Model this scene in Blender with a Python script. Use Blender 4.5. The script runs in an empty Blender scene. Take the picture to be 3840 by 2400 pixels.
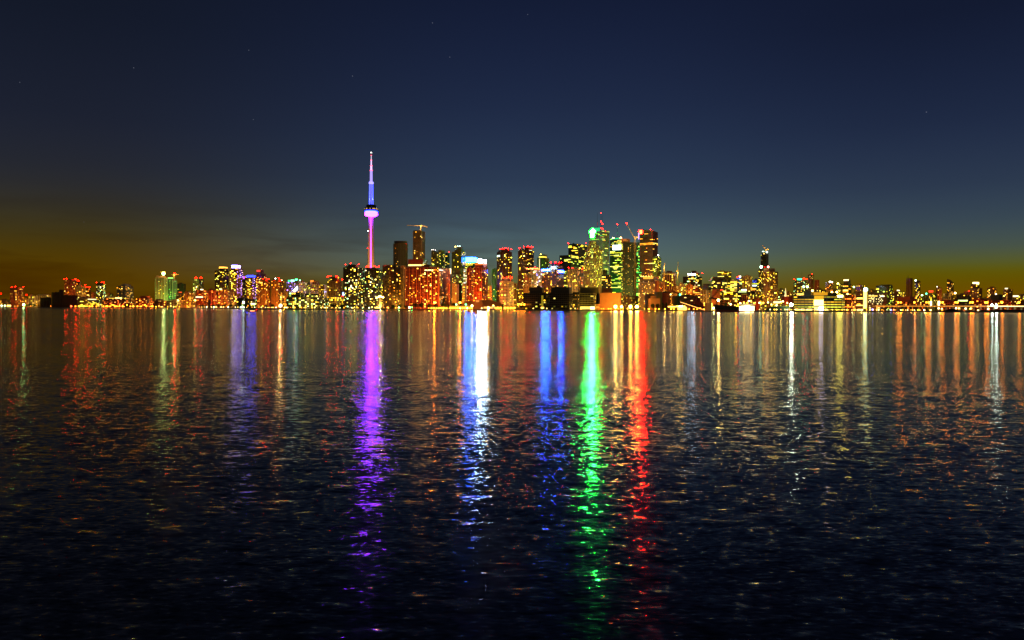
import bpy, bmesh, math, random
from mathutils import Vector, Matrix

# ------------------------------------------------------------------ camera
SCN = bpy.context.scene
COL = SCN.collection
IMG_W, IMG_H, FPX = 3840.0, 2400.0, 2895.0      # photograph size and focal length in its pixels
CAM_Z = 6.0                                      # eye height above the lake
PITCH = math.atan(47.0 / FPX)                    # horizon sits 47 px above the middle
ROLL = math.atan(0.0042)                         # the photograph leans a quarter of a degree
cam_data = bpy.data.cameras.new("camera")
cam_data.sensor_width = 36.0
cam_data.lens = 36.0 * FPX / IMG_W
cam_data.clip_start = 0.5
cam_data.clip_end = 60000.0
cam = bpy.data.objects.new("camera", cam_data)
COL.objects.link(cam)
FWD = Vector((0, math.cos(PITCH), -math.sin(PITCH)))
R0 = Vector((1, 0, 0)); U0 = R0.cross(FWD)
RIGHT = R0 * math.cos(ROLL) + U0 * math.sin(ROLL)
UP = RIGHT.cross(FWD)
cam.matrix_world = Matrix.Translation((0, 0, CAM_Z)) @ Matrix((
    (RIGHT.x, UP.x, -FWD.x, 0), (RIGHT.y, UP.y, -FWD.y, 0), (RIGHT.z, UP.z, -FWD.z, 0), (0, 0, 0, 1)))
SCN.camera = cam

# ------------------------------------------------------------------ world: dusk sky after sunset
def nn(nt, kind, **kw):
    n = nt.nodes.new(kind)
    for k, v in kw.items():
        setattr(n, k, v)
    return n
def mth(nt, op, a, b=None, c=None, clamp=False):
    n = nt.nodes.new('ShaderNodeMath'); n.operation = op; n.use_clamp = clamp
    for i, v in enumerate((a, b, c)):
        if v is None: continue
        if isinstance(v, (int, float)): n.inputs[i].default_value = v
        else: nt.links.new(v, n.inputs[i])
    return n.outputs[0]
def mixc(nt, f, a, b, mode='MIX'):
    n = nt.nodes.new('ShaderNodeMix'); n.data_type = 'RGBA'; n.blend_type = mode
    for i, v in ((0, f), (6, a), (7, b)):
        if isinstance(v, (int, float)): n.inputs[i].default_value = v
        elif isinstance(v, tuple): n.inputs[i].default_value = (*v[:3], 1)
        else: nt.links.new(v, n.inputs[i])
    return n.outputs[2]
def s2l(r, g, b):
    f = lambda c: (c / 255 / 12.92) if c / 255 <= .04045 else ((c / 255 + .055) / 1.055) ** 2.4
    return (f(r), f(g), f(b))

world = bpy.data.worlds.new("World"); SCN.world = world; world.use_nodes = True
nt = world.node_tree; nt.nodes.clear()
wout = nn(nt, 'ShaderNodeOutputWorld'); bg = nn(nt, 'ShaderNodeBackground')
nt.links.new(bg.outputs[0], wout.inputs[0])
tc = nn(nt, 'ShaderNodeTexCoord'); sep = nn(nt, 'ShaderNodeSeparateXYZ')
nt.links.new(tc.outputs['Generated'], sep.inputs[0])
dx, dz = sep.outputs[0], sep.outputs[2]
# wisps of cloud
mp = nn(nt, 'ShaderNodeMapping'); mp.inputs['Scale'].default_value = (3.2, 3.2, 26.0); mp.inputs['Rotation'].default_value = (0, math.radians(-5), 0)
nt.links.new(tc.outputs['Generated'], mp.inputs[0])
cl = nn(nt, 'ShaderNodeTexNoise'); cl.inputs['Scale'].default_value = 1.6; cl.inputs['Detail'].default_value = 6.0
cl.inputs['Distortion'].default_value = 0.35
nt.links.new(mp.outputs[0], cl.inputs[0])
cloud = nn(nt, 'ShaderNodeMapRange'); cloud.inputs[1].default_value = 0.42; cloud.inputs[2].default_value = 0.62
nt.links.new(cl.outputs[0], cloud.inputs[0])
def ramp(nt, fac, stops, top):
    r = nn(nt, 'ShaderNodeValToRGB'); r.color_ramp.interpolation = 'B_SPLINE'
    nt.links.new(mth(nt, 'DIVIDE', fac, top, clamp=True), r.inputs[0])
    e = r.color_ramp.elements
    while len(e) < len(stops): e.new(0.5)
    for el, (p, c) in zip(e, stops):
        el.position = p / top; el.color = (*s2l(*c), 1)
    return r.outputs[0]
def smooth(src, a, b, lo=0.0, hi=1.0):
    m = nn(nt, 'ShaderNodeMapRange'); m.interpolation_type = 'SMOOTHSTEP'
    for i, v in enumerate((a, b, lo, hi)): m.inputs[i + 1].default_value = v
    nt.links.new(src, m.inputs[0]); return m.outputs[0]
mid = ramp(nt, dz, [(0, (84, 66, 6)), (.018, (96, 88, 16)), (.034, (94, 98, 48)), (.052, (88, 106, 94)), (.08, (78, 100, 106)), (.115, (56, 74, 92)), (.16, (42, 57, 82)), (.25, (29, 40, 68)), (.37, (18, 26, 51)), (.7, (10, 15, 34))], .7)
westc = ramp(nt, dz, [(0, (88, 58, 0)), (.03, (86, 58, 0)), (.05, (82, 58, 0)), (.083, (61, 53, 17)), (.125, (43, 43, 44)), (.16, (35, 38, 48)), (.21, (28, 33, 49)), (.317, (18, 24, 39)), (.5, (13, 18, 32)), (.7, (9, 13, 27))], .7)
eastc = ramp(nt, dz, [(0, (108, 72, 0)), (.025, (102, 76, 0)), (.041, (94, 84, 0)), (.052, (86, 90, 28)), (.07, (68, 82, 74)), (.1, (54, 70, 84)), (.14, (42, 55, 77)), (.21, (28, 39, 66)), (.318, (17, 24, 46)), (.7, (9, 13, 30))], .7)
base = mixc(nt, smooth(dx, .02, -.50), mid, westc)
base = mixc(nt, smooth(dx, .12, .46), base, eastc)
# cloud only in the band a few degrees over the horizon, thickest on the west side
band = nn(nt, 'ShaderNodeMapRange'); band.interpolation_type = 'SMOOTHSTEP'
band.inputs[1].default_value = 0.15; band.inputs[2].default_value = 0.035
nt.links.new(dz, band.inputs[0])
west = nn(nt, 'ShaderNodeMapRange'); west.interpolation_type = 'SMOOTHSTEP'
west.inputs[1].default_value = 0.20; west.inputs[2].default_value = -0.06; west.inputs[3].default_value = 0.06; west.inputs[4].default_value = 0.9
nt.links.new(dx, west.inputs[0])
cf = mth(nt, 'MULTIPLY', mth(nt, 'MULTIPLY', cloud.outputs[0], band.outputs[0]), west.outputs[0])
skyc = mixc(nt, cf, base, mixc(nt, 1.0, base, (.62, .52, .50), 'MULTIPLY'))
# faint stars
vo = nn(nt, 'ShaderNodeTexVoronoi'); vo.inputs['Scale'].default_value = 52.0
nt.links.new(tc.outputs['Generated'], vo.inputs['Vector'])
star = mth(nt, 'LESS_THAN', vo.outputs['Distance'], 0.032)
rare = mth(nt, 'GREATER_THAN', nn(nt, 'ShaderNodeSeparateColor').outputs[0], 0.5)
sc_ = [n for n in nt.nodes if n.type == 'SEPARATE_COLOR'][0]; nt.links.new(vo.outputs['Color'], sc_.inputs[0])
rare.node.inputs[1].default_value = 0.86
up_ = nn(nt, 'ShaderNodeMapRange'); up_.inputs[1].default_value = 0.07; up_.inputs[2].default_value = 0.2
nt.links.new(dz, up_.inputs[0])
sf = mth(nt, 'MULTIPLY', mth(nt, 'MULTIPLY', star, rare), mth(nt, 'MULTIPLY', up_.outputs[0], 0.14))
skyc = mixc(nt, sf, skyc, (0.55, 0.6, 0.75))
# last of the twilight from a sun well under the horizon
sky = nn(nt, 'ShaderNodeTexSky', sky_type='NISHITA', sun_disc=False)
sky.sun_elevation = math.radians(-6.0); sky.sun_rotation = math.radians(20.0)
tw = mixc(nt, 1.0, sky.outputs[0], (0.05, 0.05, 0.05), 'MULTIPLY')
nt.links.new(mixc(nt, 1.0, skyc, tw, 'ADD'), bg.inputs[0])
bg.inputs[1].default_value = 1.0

# faint warm fill added from behind the camera to lift the facades
sun_d = bpy.data.lights.new('fill_sun', 'SUN'); sun_d.energy = 0.11; sun_d.color = (1.0, .62, .26); sun_d.angle = math.radians(15)
sun = bpy.data.objects.new('fill_sun', sun_d); COL.objects.link(sun)
sun.rotation_euler = Vector((.25, 1, -.32)).to_track_quat('-Z', 'Y').to_euler()

SCN.view_settings.view_transform = 'Standard'
SCN.view_settings.look = 'None'
SCN.view_settings.exposure = 0.0
SCN.view_settings.gamma = 1.0
SCN.view_settings.use_curve_mapping = False
SCN.render.engine = 'CYCLES'
SCN.cycles.use_denoising = True
SCN.cycles.max_bounces = 5
SCN.cycles.diffuse_bounces = 2
SCN.cycles.glossy_bounces = 3
SCN.cycles.sample_clamp_indirect = 0.0
SCN.cycles.sample_clamp_direct = 0.0
SCN.cycles.caustics_reflective = False
SCN.cycles.caustics_refractive = False

# ------------------------------------------------------------------ pixels to places
HORIZON_Y = 1200.0 - 47.0
GROUND = 1.8
def ray(px, py):
    d = FWD * FPX + RIGHT * (px - IMG_W / 2) + UP * (IMG_H / 2 - py)
    return d / d.y
def hy(px): return HORIZON_Y + (px - 1920) * 0.0042
def tx(px): return ray(px, hy(px)).x
def at(px, py, D):
    d = ray(px, py); return Vector((d.x * D, D, CAM_Z + d.z * D))
def zat(px, py, D): return CAM_Z + ray(px, py).z * D
def mpp(D): return D / FPX                      # metres per photograph pixel at depth D
SHORE = [(-700, 2320), (0, 2171), (500, 2150), (700, 1930), (830, 1760), (930, 1420), (1000, 1370), (1360, 1500), (1700, 1560), (2060, 1523),
         (2400, 1560), (2680, 1345), (2900, 1336), (3380, 1490), (3840, 1390), (4500, 1390)]
def shore(px):
    for (a, da), (b, db) in zip(SHORE, SHORE[1:]):
        if a <= px <= b: return da + (db - da) * (px - a) / (b - a)
    return 1390

# ------------------------------------------------------------------ materials
MATS = {}
def pmat(name, col, rough=0.7, spec=0.4, metal=0.0, vary=0.25, scale=0.15):
    if name in MATS: return MATS[name]
    m = bpy.data.materials.new(name); m.use_nodes = True
    t = m.node_tree; b = t.nodes['Principled BSDF']
    no = t.nodes.new('ShaderNodeTexNoise'); no.inputs['Scale'].default_value = scale; no.inputs['Detail'].default_value = 5
    co = t.nodes.new('ShaderNodeTexCoord'); t.links.new(co.outputs['Object'], no.inputs[0])
    c = mixc(t, no.outputs[0], tuple(x * (1 - vary) for x in col), tuple(min(1, x * (1 + vary)) for x in col))
    t.links.new(c, b.inputs['Base Color'])
    b.inputs['Roughness'].default_value = rough; b.inputs['Specular IOR Level'].default_value = spec; b.inputs['Metallic'].default_value = metal
    MATS[name] = m; return m
def emat(col, gain, sampled=True):
    k = ('glow', tuple(round(c, 3) for c in col), gain, sampled)
    if k in MATS: return MATS[k]
    m = bpy.data.materials.new('glow'); m.use_nodes = True
    b = m.node_tree.nodes['Principled BSDF']
    b.inputs['Base Color'].default_value = (0.02, 0.02, 0.02, 1)
    b.inputs['Emission Color'].default_value = (*col, 1); b.inputs['Emission Strength'].default_value = gain
    if not sampled: m.cycles.emission_sampling = 'NONE'
    MATS[k] = m; return m
def window_glow():
    if 'wg' in MATS: return MATS['wg']
    m = bpy.data.materials.new('lit_window'); m.use_nodes = True; t = m.node_tree
    b = t.nodes['Principled BSDF']; a = t.nodes.new('ShaderNodeAttribute'); a.attribute_name = 'glow'
    b.inputs['Base Color'].default_value = (0.02, 0.02, 0.02, 1)
    t.links.new(a.outputs['Color'], b.inputs['Emission Color']); b.inputs['Emission Strength'].default_value = 1.0
    m.cycles.emission_sampling = 'NONE'
    MATS['wg'] = m; return m
WALL = {
    'brick': ((0.26, 0.10, 0.05), .85), 'redbrick': ((0.30, 0.07, 0.035), .85), 'orange': ((0.42, 0.19, 0.07), .8),
    'tan': ((0.38, 0.27, 0.15), .8), 'conc': ((0.34, 0.31, 0.26), .8), 'white': ((0.62, 0.60, 0.54), .7), 'grey': ((0.2, 0.2, 0.2), .75),
    'dark': ((0.035, 0.033, 0.03), .5), 'black': ((0.014, 0.014, 0.016), .4), 'navy': ((0.015, 0.022, 0.05), .3), 'green': ((0.05, 0.10, 0.06), .45),
    'brown': ((0.11, 0.06, 0.035), .7), 'darkred': ((0.13, 0.035, 0.025), .6), 'olive': ((0.13, 0.12, 0.05), .7), 'blue': ((0.12, 0.14, 0.28), .5)}
def wall(k):
    c, r = WALL[k]; return pmat('wall_' + k, c, r)
def glass(): return pmat('dark_glass', (0.012, 0.014, 0.018), 0.12, 0.6, 0.0, 0.3, 0.05)

# ------------------------------------------------------------------ mesh helper
class MB:
    def __init__(self): self.v = []; self.f = []; self.c = []; self.m = []
    def quad(self, a, b, c, d, col=None, mi=0):
        i = len(self.v); self.v += [tuple(a), tuple(b), tuple(c), tuple(d)]; self.f.append((i, i + 1, i + 2, i + 3)); self.c.append(col); self.m.append(mi)
    def poly(self, pts, mi=0):
        i = len(self.v); self.v += [tuple(p) for p in pts]; self.f.append(tuple(range(i, i + len(pts)))); self.c.append(None); self.m.append(mi)
    def box(self, o, u, v, w, mi=0, bottom=True):
        """o = corner, u v w = edge vectors"""
        o, u, v, w = (Vector(x) for x in (o, u, v, w))
        if u.cross(v).dot(w) < 0: u, v = v, u
        p = [o, o + u, o + u + v, o + v]; q = [x + w for x in p]
        i = len(self.v); self.v += [tuple(x) for x in p + q]
        fs = [(4, 5, 6, 7), (0, 1, 5, 4), (1, 2, 6, 5), (2, 3, 7, 6), (3, 0, 4, 7)] + ([(3, 2, 1, 0)] if bottom else [])
        for f in fs: self.f.append(tuple(i + k for k in f)); self.c.append(None); self.m.append(mi)
    def prism(self, pts, z0, z1, mi=0, bottom=False):
        """closed footprint (x, y) going round counter-clockwise, or any way"""
        A = sum(a[0] * b[1] - b[0] * a[1] for a, b in zip(pts, pts[1:] + pts[:1]))
        if A < 0: pts = pts[::-1]
        n = len(pts); i = len(self.v)
        zs0 = z0 if isinstance(z0, (list, tuple)) else [z0] * n
        zs1 = z1 if isinstance(z1, (list, tuple)) else [z1] * n
        if A < 0: zs0, zs1 = list(zs0)[::-1], list(zs1)[::-1]
        self.v += [(p[0], p[1], z) for p, z in zip(pts, zs0)] + [(p[0], p[1], z) for p, z in zip(pts, zs1)]
        for k in range(n):
            j = (k + 1) % n; self.f.append((i + k, i + j, i + n + j, i + n + k)); self.c.append(None); self.m.append(mi)
        self.f.append(tuple(i + n + k for k in range(n))); self.c.append(None); self.m.append(mi)
        if bottom: self.f.append(tuple(i + n - 1 - k for k in range(n))); self.c.append(None); self.m.append(mi)
    def tube(self, a, b, ra, rb, seg=8, mi=0, caps=True):
        a, b = Vector(a), Vector(b); d = (b - a).normalized()
        s = d.orthogonal().normalized(); t = d.cross(s); i = len(self.v)
        for p, r in ((a, ra), (b, rb)):
            for k in range(seg):
                g = 2 * math.pi * k / seg; self.v.append(tuple(p + (s * math.cos(g) + t * math.sin(g)) * r))
        for k in range(seg):
            j = (k + 1) % seg; self.f.append((i + k, i + j, i + seg + j, i + seg + k)); self.c.append(None); self.m.append(mi)
        if caps:
            self.f.append(tuple(i + seg + k for k in range(seg))); self.f.append(tuple(i + seg - 1 - k for k in range(seg)))
            self.c += [None, None]; self.m += [mi, mi]
    def lathe(self, c, prof, seg=24, mi=0):
        """prof = [(radius, z)] from low to high"""
        i = len(self.v)
        for r, z in prof:
            for k in range(seg):
                g = 2 * math.pi * k / seg; self.v.append((c[0] + r * math.cos(g), c[1] + r * math.sin(g), z))
        for q in range(len(prof) - 1):
            for k in range(seg):
                j = (k + 1) % seg; b = i + q * seg
                self.f.append((b + k, b + j, b + seg + j, b + seg + k)); self.c.append(None); self.m.append(mi)
        t = i + (len(prof) - 1) * seg
        self.f.append(tuple(t + k for k in range(seg))); self.f.append(tuple(i + seg - 1 - k for k in range(seg))); self.c += [None, None]; self.m += [mi, mi]
    def ball(self, c, r, mi=0, seg=8, rings=5, sz=1.0):
        self.lathe(c, [(max(.02 * r, r * math.sin(math.pi * k / rings)), c[2] - r * sz * math.cos(math.pi * k / rings)) for k in range(rings + 1)], seg, mi)
    def build(self, name, mats, parent=None, smooth=False, kind=None):
        me = bpy.data.meshes.new(name); me.from_pydata(self.v, [], self.f); 
        for m in (mats if isinstance(mats, (list, tuple)) else [mats]): me.materials.append(m)
        if any(self.m): me.polygons.foreach_set('material_index', self.m)
        if self.c and self.c[0] is not None:
            at_ = me.attributes.new('glow', 'FLOAT_COLOR', 'FACE')
            at_.data.foreach_set('color', [x for c in self.c for x in (*c, 1.0)])
        if smooth: me.polygons.foreach_set('use_smooth', [True] * len(self.f))
        me.update()
        o = bpy.data.objects.new(name, me); COL.objects.link(o)
        if parent is not None:
            o.parent = parent; o.matrix_parent_inverse = Matrix.Translation(-parent.location)
        if kind: o['kind'] = kind
        return o
def inst(name, me, loc, parent=None, rz=0.0, scale=1.0):
    o = bpy.data.objects.new(name, me); COL.objects.link(o)
    p = parent.location if parent is not None else Vector((0, 0, 0))
    o.parent = parent; o.location = Vector(loc) - p; o.rotation_euler = (0, 0, rz); o.scale = (scale,) * 3
    return o
def thing(name, label, cat, loc, group=None):
    o = bpy.data.objects.new(name, None); COL.objects.link(o); o.location = loc; o.empty_display_size = 5
    o['label'] = label; o['category'] = cat
    if group: o['group'] = group
    return o
def tag(o, label, cat, group=None):
    o['label'] = label; o['category'] = cat
    if group: o['group'] = group
    return o

# ------------------------------------------------------------------ the setting: lake, land, quay
def water_material():
    m = bpy.data.materials.new('lake_water'); m.use_nodes = True; t = m.node_tree
    b = t.nodes['Principled BSDF']
    b.inputs['Base Color'].default_value = (0.0012, 0.0022, 0.006, 1); b.inputs['IOR'].default_value = 1.333
    co = t.nodes.new('ShaderNodeTexCoord')
    def noise(scale, sx, detail, rot, dist=0.0):
        mp = t.nodes.new('ShaderNodeMapping'); mp.inputs['Scale'].default_value = (sx, 1, 1); mp.inputs['Rotation'].default_value = (0, 0, math.radians(rot))
        t.links.new(co.outputs['Object'], mp.inputs[0])
        n = t.nodes.new('ShaderNodeTexNoise'); n.noise_dimensions = '2D'
        n.inputs['Scale'].default_value = scale; n.inputs['Detail'].default_value = detail; n.inputs['Distortion'].default_value = dist
        t.links.new(mp.outputs[0], n.inputs[0]); return n
    acc = None
    for scale, sx, det, rot, ax, ay, steep in WAVES:
        n = noise(scale, sx, det, rot)
        s = t.nodes.new('ShaderNodeVectorMath'); s.operation = 'SUBTRACT'; s.inputs[1].default_value = (.5, .5, .5); t.links.new(n.outputs['Color'], s.inputs[0])
        k = t.nodes.new('ShaderNodeVectorMath'); k.operation = 'MULTIPLY'; k.inputs[1].default_value = (ax, ay, 0); t.links.new(s.outputs[0], k.inputs[0])
        if steep:
            ab = t.nodes.new('ShaderNodeVectorMath'); ab.operation = 'ABSOLUTE'; t.links.new(s.outputs[0], ab.inputs[0])
            sq = t.nodes.new('ShaderNodeVectorMath'); sq.operation = 'MULTIPLY'; t.links.new(s.outputs[0], sq.inputs[0]); t.links.new(ab.outputs[0], sq.inputs[1]); t.links.new(sq.outputs[0], k.inputs[0])
        if acc is None: acc = k.outputs[0]
        else:
            ad = t.nodes.new('ShaderNodeVectorMath'); t.links.new(acc, ad.inputs[0]); t.links.new(k.outputs[0], ad.inputs[1]); acc = ad.outputs[0]
    # streaks of calmer and rougher water drawn out across the lake
    g = noise(0.016, 0.10, 5, 1.5, 0.6)
    mr = t.nodes.new('ShaderNodeMapRange'); mr.inputs[1].default_value = .35; mr.inputs[2].default_value = .68; mr.inputs[3].default_value = .5; mr.inputs[4].default_value = 1.4
    t.links.new(g.outputs[0], mr.inputs[0])
    sc = t.nodes.new('ShaderNodeVectorMath'); sc.operation = 'SCALE'; t.links.new(acc, sc.inputs[0]); t.links.new(mr.outputs[0], sc.inputs[3])
    up = t.nodes.new('ShaderNodeVectorMath'); up.inputs[1].default_value = (0, 0, 1); t.links.new(sc.outputs[0], up.inputs[0])
    nz = t.nodes.new('ShaderNodeVectorMath'); nz.operation = 'NORMALIZE'; t.links.new(up.outputs[0], nz.inputs[0])
    t.links.new(nz.outputs[0], b.inputs['Normal'])
    b.inputs['Roughness'].default_value = WATER_ROUGH; b.inputs['Anisotropic'].default_value = WATER_ANISO
    tg = t.nodes.new('ShaderNodeCombineXYZ'); tg.inputs[1].default_value = 1.0; t.links.new(tg.outputs[0], b.inputs['Tangent'])   # ripples run along the shore
    return m
# scale, stretch, detail, turn, slope across, slope along, and whether slopes are mostly flat with a few steep facets
WAVES = [(0.45, 0.35, 2, 4, .03, .06, 0), (2.4, 0.42, 2, -7, .95, 1.3, 1), (8.5, 0.45, 3, 9, 1.2, 1.65, 1)]
WATER_ROUGH = 0.105
WATER_ANISO = 0.85
mb = MB(); mb.quad((-9000, -400, 0), (9000, -400, 0), (9000, 16000, 0), (-9000, 16000, 0))
water = mb.build('water', water_material()); water['kind'] = 'structure'

asphalt = pmat('asphalt', (0.05, 0.048, 0.045), .9, .3, 0, .4, .05)
shore_pts = [(tx(px) * D, D) for px, D in SHORE]
mb = MB()
for (a, b) in zip(shore_pts, shore_pts[1:]):
    ka, kb = 15000 / a[1], 15000 / b[1]
    mb.quad((*a, GROUND), (*b, GROUND), (b[0] * kb, 15000, GROUND), (a[0] * ka, 15000, GROUND))
o = mb.build('ground', asphalt); o['kind'] = 'structure'
mb = MB()
for (a, b) in zip(shore_pts, shore_pts[1:]):
    a3, b3 = Vector((*a, -2)), Vector((*b, -2)); d = (b3 - a3).normalized(); n = Vector((d.y, -d.x, 0))
    mb.box(a3 + n * .05, b3 - a3, n * -1.2, (0, 0, GROUND + 2.15))
o = mb.build('quay_wall', pmat('quay_concrete', (0.16, 0.14, 0.11), .9, .3, 0, .5, .3)); o['kind'] = 'structure'

# ------------------------------------------------------------------ building maker
PAL = {
    'warm': [(1, .42, .02), (1, .55, .05), (1, .30, .012), (1, .68, .12)],
    'gold': [(1, .60, .02), (1, .68, .05), (1, .48, .012), (1, .8, .16), (.85, .85, .06)],
    'mix': [(1, .62, .04), (1, .75, .12), (.75, .9, .12), (1, .5, .03), (.45, 1, .4), (1, .85, .4)],
    'office': [(.75, .75, .03), (1, .66, .03), (.5, .8, .06), (1, .78, .1), (.8, .9, .14)],
    'green': [(.04, .8, .08), (.22, .9, .06), (.7, .9, .08), (.06, .6, .12)],
    'orange': [(1, .24, .012), (1, .36, .03), (1, .17, .01), (1, .5, .08)],
    'red': [(1, .09, .01), (1, .17, .015), (1, .3, .03), (1, .55, .12)],
    'white': [(1, .9, .6), (1, 1, .85), (.75, .9, 1), (1, .75, .25)],
    'purple': [(.42, .2, 1), (.65, .4, 1), (.28, .16, 1), (1, .5, .3)],  # violet facade lighting is put into these window colours
    'blue': [(.12, .25, 1), (.35, .5, 1), (.7, .8, 1), (1, .65, .15)],
    'teal': [(.05, .8, .9), (.35, 1, .8), (1, .8, .3)],
}
STY = {  # bay, floor, pane width, pane height, slab depth, slab thickness, pier depth, pier width, pier every, pattern
    'resi': (3.7, 3.05, .66, .56, .45, .45, .35, .5, 1, 'rand'),
    'balc': (4.2, 3.0, .78, .58, 1.3, .35, .5, .5, 2, 'rand'),
    'curt': (3.2, 3.7, .86, .68, .14, .5, .16, .3, 1, 'runs'),
    'band': (3.4, 3.9, .98, .46, .35, 1.7, .2, .2, 3, 'runs'),
    'punch': (3.3, 3.4, .5, .5, .12, .5, .12, .9, 1, 'rand'),
    'pier': (4.4, 3.1, .66, .56, .2, .5, 1.0, 1.0, 2, 'rand'),
    'grid': (4.0, 3.3, .78, .68, .5, .5, .5, .55, 1, 'rand'),
    'ribbon': (7.0, 4.6, .9, .40, .35, 1.6, .25, .35, 1, 'runs'),
    'loft': (4.2, 4.0, .78, .55, .3, .7, .35, .6, 1, 'rand'),
}
TOWERS = []
FOOT = []      # footprints already taken
def overlaps(P, Q):
    for S, T in ((P, Q), (Q, P)):
        for i in range(len(S)):
            ax, ay = S[i]; bx, by = S[(i + 1) % len(S)]; nx, ny = by - ay, ax - bx
            p = [nx * x + ny * y for x, y in S]; q = [nx * x + ny * y for x, y in T]
            if max(p) <= min(q) + 1e-6 or max(q) <= min(p) + 1e-6: break
        else: continue
        return False
    return True
def hit(C, u, px):
    """distance along u from C to the vertical plane seen in pixel column px"""
    t = tx(px); den = u[0] - t * u[1]
    return (t * C[1] - C[0]) / den
def corner_foot(x0, s, x1, D, al):
    t = tx(s); C = (t * D, D); L = math.hypot(t, 1); r = (t / L, 1 / L); p = (r[1], -r[0]); a = math.radians(al)
    ul = (-p[0] * math.cos(a) + r[0] * math.sin(a), -p[1] * math.cos(a) + r[1] * math.sin(a))
    ur = (p[0] * math.sin(a) + r[0] * math.cos(a), p[1] * math.sin(a) + r[1] * math.cos(a))
    l, q = max(1.5, hit(C, ul, x0)), max(1.5, min(160, hit(C, ur, x1)))
    A = (C[0] + ul[0] * l, C[1] + ul[1] * l); B_ = (C[0] + ur[0] * q, C[1] + ur[1] * q)
    return [C, B_, (A[0] + B_[0] - C[0], A[1] + B_[1] - C[1]), A]
def round_foot(x0, x1, D, n=18):
    t0, t1 = tx(x0), tx(x1); tm = (t0 + t1) / 2; r = (t1 - t0) / 2 * D / math.hypot(1, tm) * 1.0
    c = (tm * (D + r), D + r)
    r = (t1 - t0) / 2 * (D + r) / math.hypot(1, tm)
    return [(c[0] + r * math.cos(2 * math.pi * k / n), c[1] + r * math.sin(2 * math.pi * k / n)) for k in range(n)]
def ccw(P):
    A = sum(a[0] * b[1] - b[0] * a[1] for a, b in zip(P, P[1:] + P[:1]))
    return P if A > 0 else P[::-1]

class Facade:
    def __init__(self, rng): self.pane = MB(); self.lit = MB(); self.slab = MB(); self.pier = MB(); self.single = []; self.rng = rng
    def face(self, A, B_, z0, z1, sty, lit, D, rows=None):
        """A to B_ runs left to right seen from outside"""
        bay, fh, pw, ph, sd, stt, pd, pwid, pev, pat = STY[sty]
        R = self.rng
        A, B_ = Vector((*A, 0)), Vector((*B_, 0)); W = (B_ - A).length
        if W < 1.2 or z1 - z0 < 2.5: return
        u = (B_ - A) / W; n = Vector((u.y, -u.x, 0)); nb = max(1, round(W / bay)); nf = max(1, round((z1 - z0) / fh))
        bw, fz = W / nb, (z1 - z0) / nf; Z = Vector((0, 0, 1))
        p, pal, gain = lit; cols = PAL[pal]; p *= .52; gain *= 1.6
        big = bw / mpp(D) >= 7.5
        colbias = [R.uniform(.45, 1.55) for _ in range(nb)]
        stack = [R.random() < .12 for _ in range(nb)]
        for f in range(nf):
            zb = z0 + f * fz + fz * (1 - ph) * .5
            run = 0; on = False
            fl = R.uniform(.15, 1.9) if pat == 'runs' else 1.0
            if pat == 'runs' and R.random() < .07: fl = 4.0
            if rows and rows.get(nf - 1 - f) is not None: fl = rows[nf - 1 - f] / max(p, .01)
            fc = R.choice(cols)
            for b in range(nb):
                x = b * bw + bw * (1 - pw) * .5
                o = A + u * x + Z * zb + n * .06
                if pat == 'runs':
                    if run <= 0: run = R.randint(1, 5); on = R.random() < p * fl; g0 = R.uniform(.35, 1.3)
                    run -= 1
                else:
                    on = R.random() < p * colbias[b] * (1.6 if stack[b] else 1.0); g0 = R.choice((.08, .16, .3, .5, .8, 1.0, 1.4, 2.2))
                if on:
                    c = fc if (pat == 'runs' and R.random() < .7) else R.choice(cols)
                    g = gain * g0 * R.uniform(.75, 1.2); c = tuple(k * g for k in c)
                    ww = bw * pw * (R.choice((1, 1, .6)) if pat == 'rand' else 1)
                    q = (o + n * .05, o + n * .05 + u * ww, o + n * .05 + u * ww + Z * (fz * ph), o + n * .05 + Z * (fz * ph))
                    if big and g0 > .3: self.single.append((q, c))
                    else: self.lit.quad(*q, col=c)
                else:
                    self.pane.quad(o, o + u * (bw * pw), o + u * (bw * pw) + Z * (fz * ph), o + Z * (fz * ph))
        if sd > 0:
            for f in range(nf + 1):
                zc = min(max(z0 + f * fz - stt / 2, z0 + .02), z1 - stt + .25)
                self.slab.box(A + u * .02 + Z * zc - n * .05, u * (W - .04), n * (sd + .05), Z * stt)
        if pd > 0:
            for b in range(0, nb + 1, pev):
                xx = min(max(b * bw - pwid / 2, .03), W - pwid - .03)
                self.pier.box(A + u * xx + Z * (z0 + .04) - n * .06, u * pwid, n * (pd + .06), Z * (z1 - z0 - .02))
SINGLES = [0]
def beacon_mesh(col, gain, r):
    k = ('beacon', col, gain, r)
    if k not in MATS:
        m = MB(); m.tube((0, 0, -5), (0, 0, 0), .12, .12, 5, 0); m.ball((0, 0, 0), r, 1)
        o = m.build('beacon', [pmat('dark_steel', (.05, .05, .05), .5, .4, .6), emat(col, gain, False)]); me = o.data; bpy.data.objects.remove(o); MATS[k] = me
    return MATS[k]
RED = (1.0, 0.0018, 0.0006)
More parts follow.
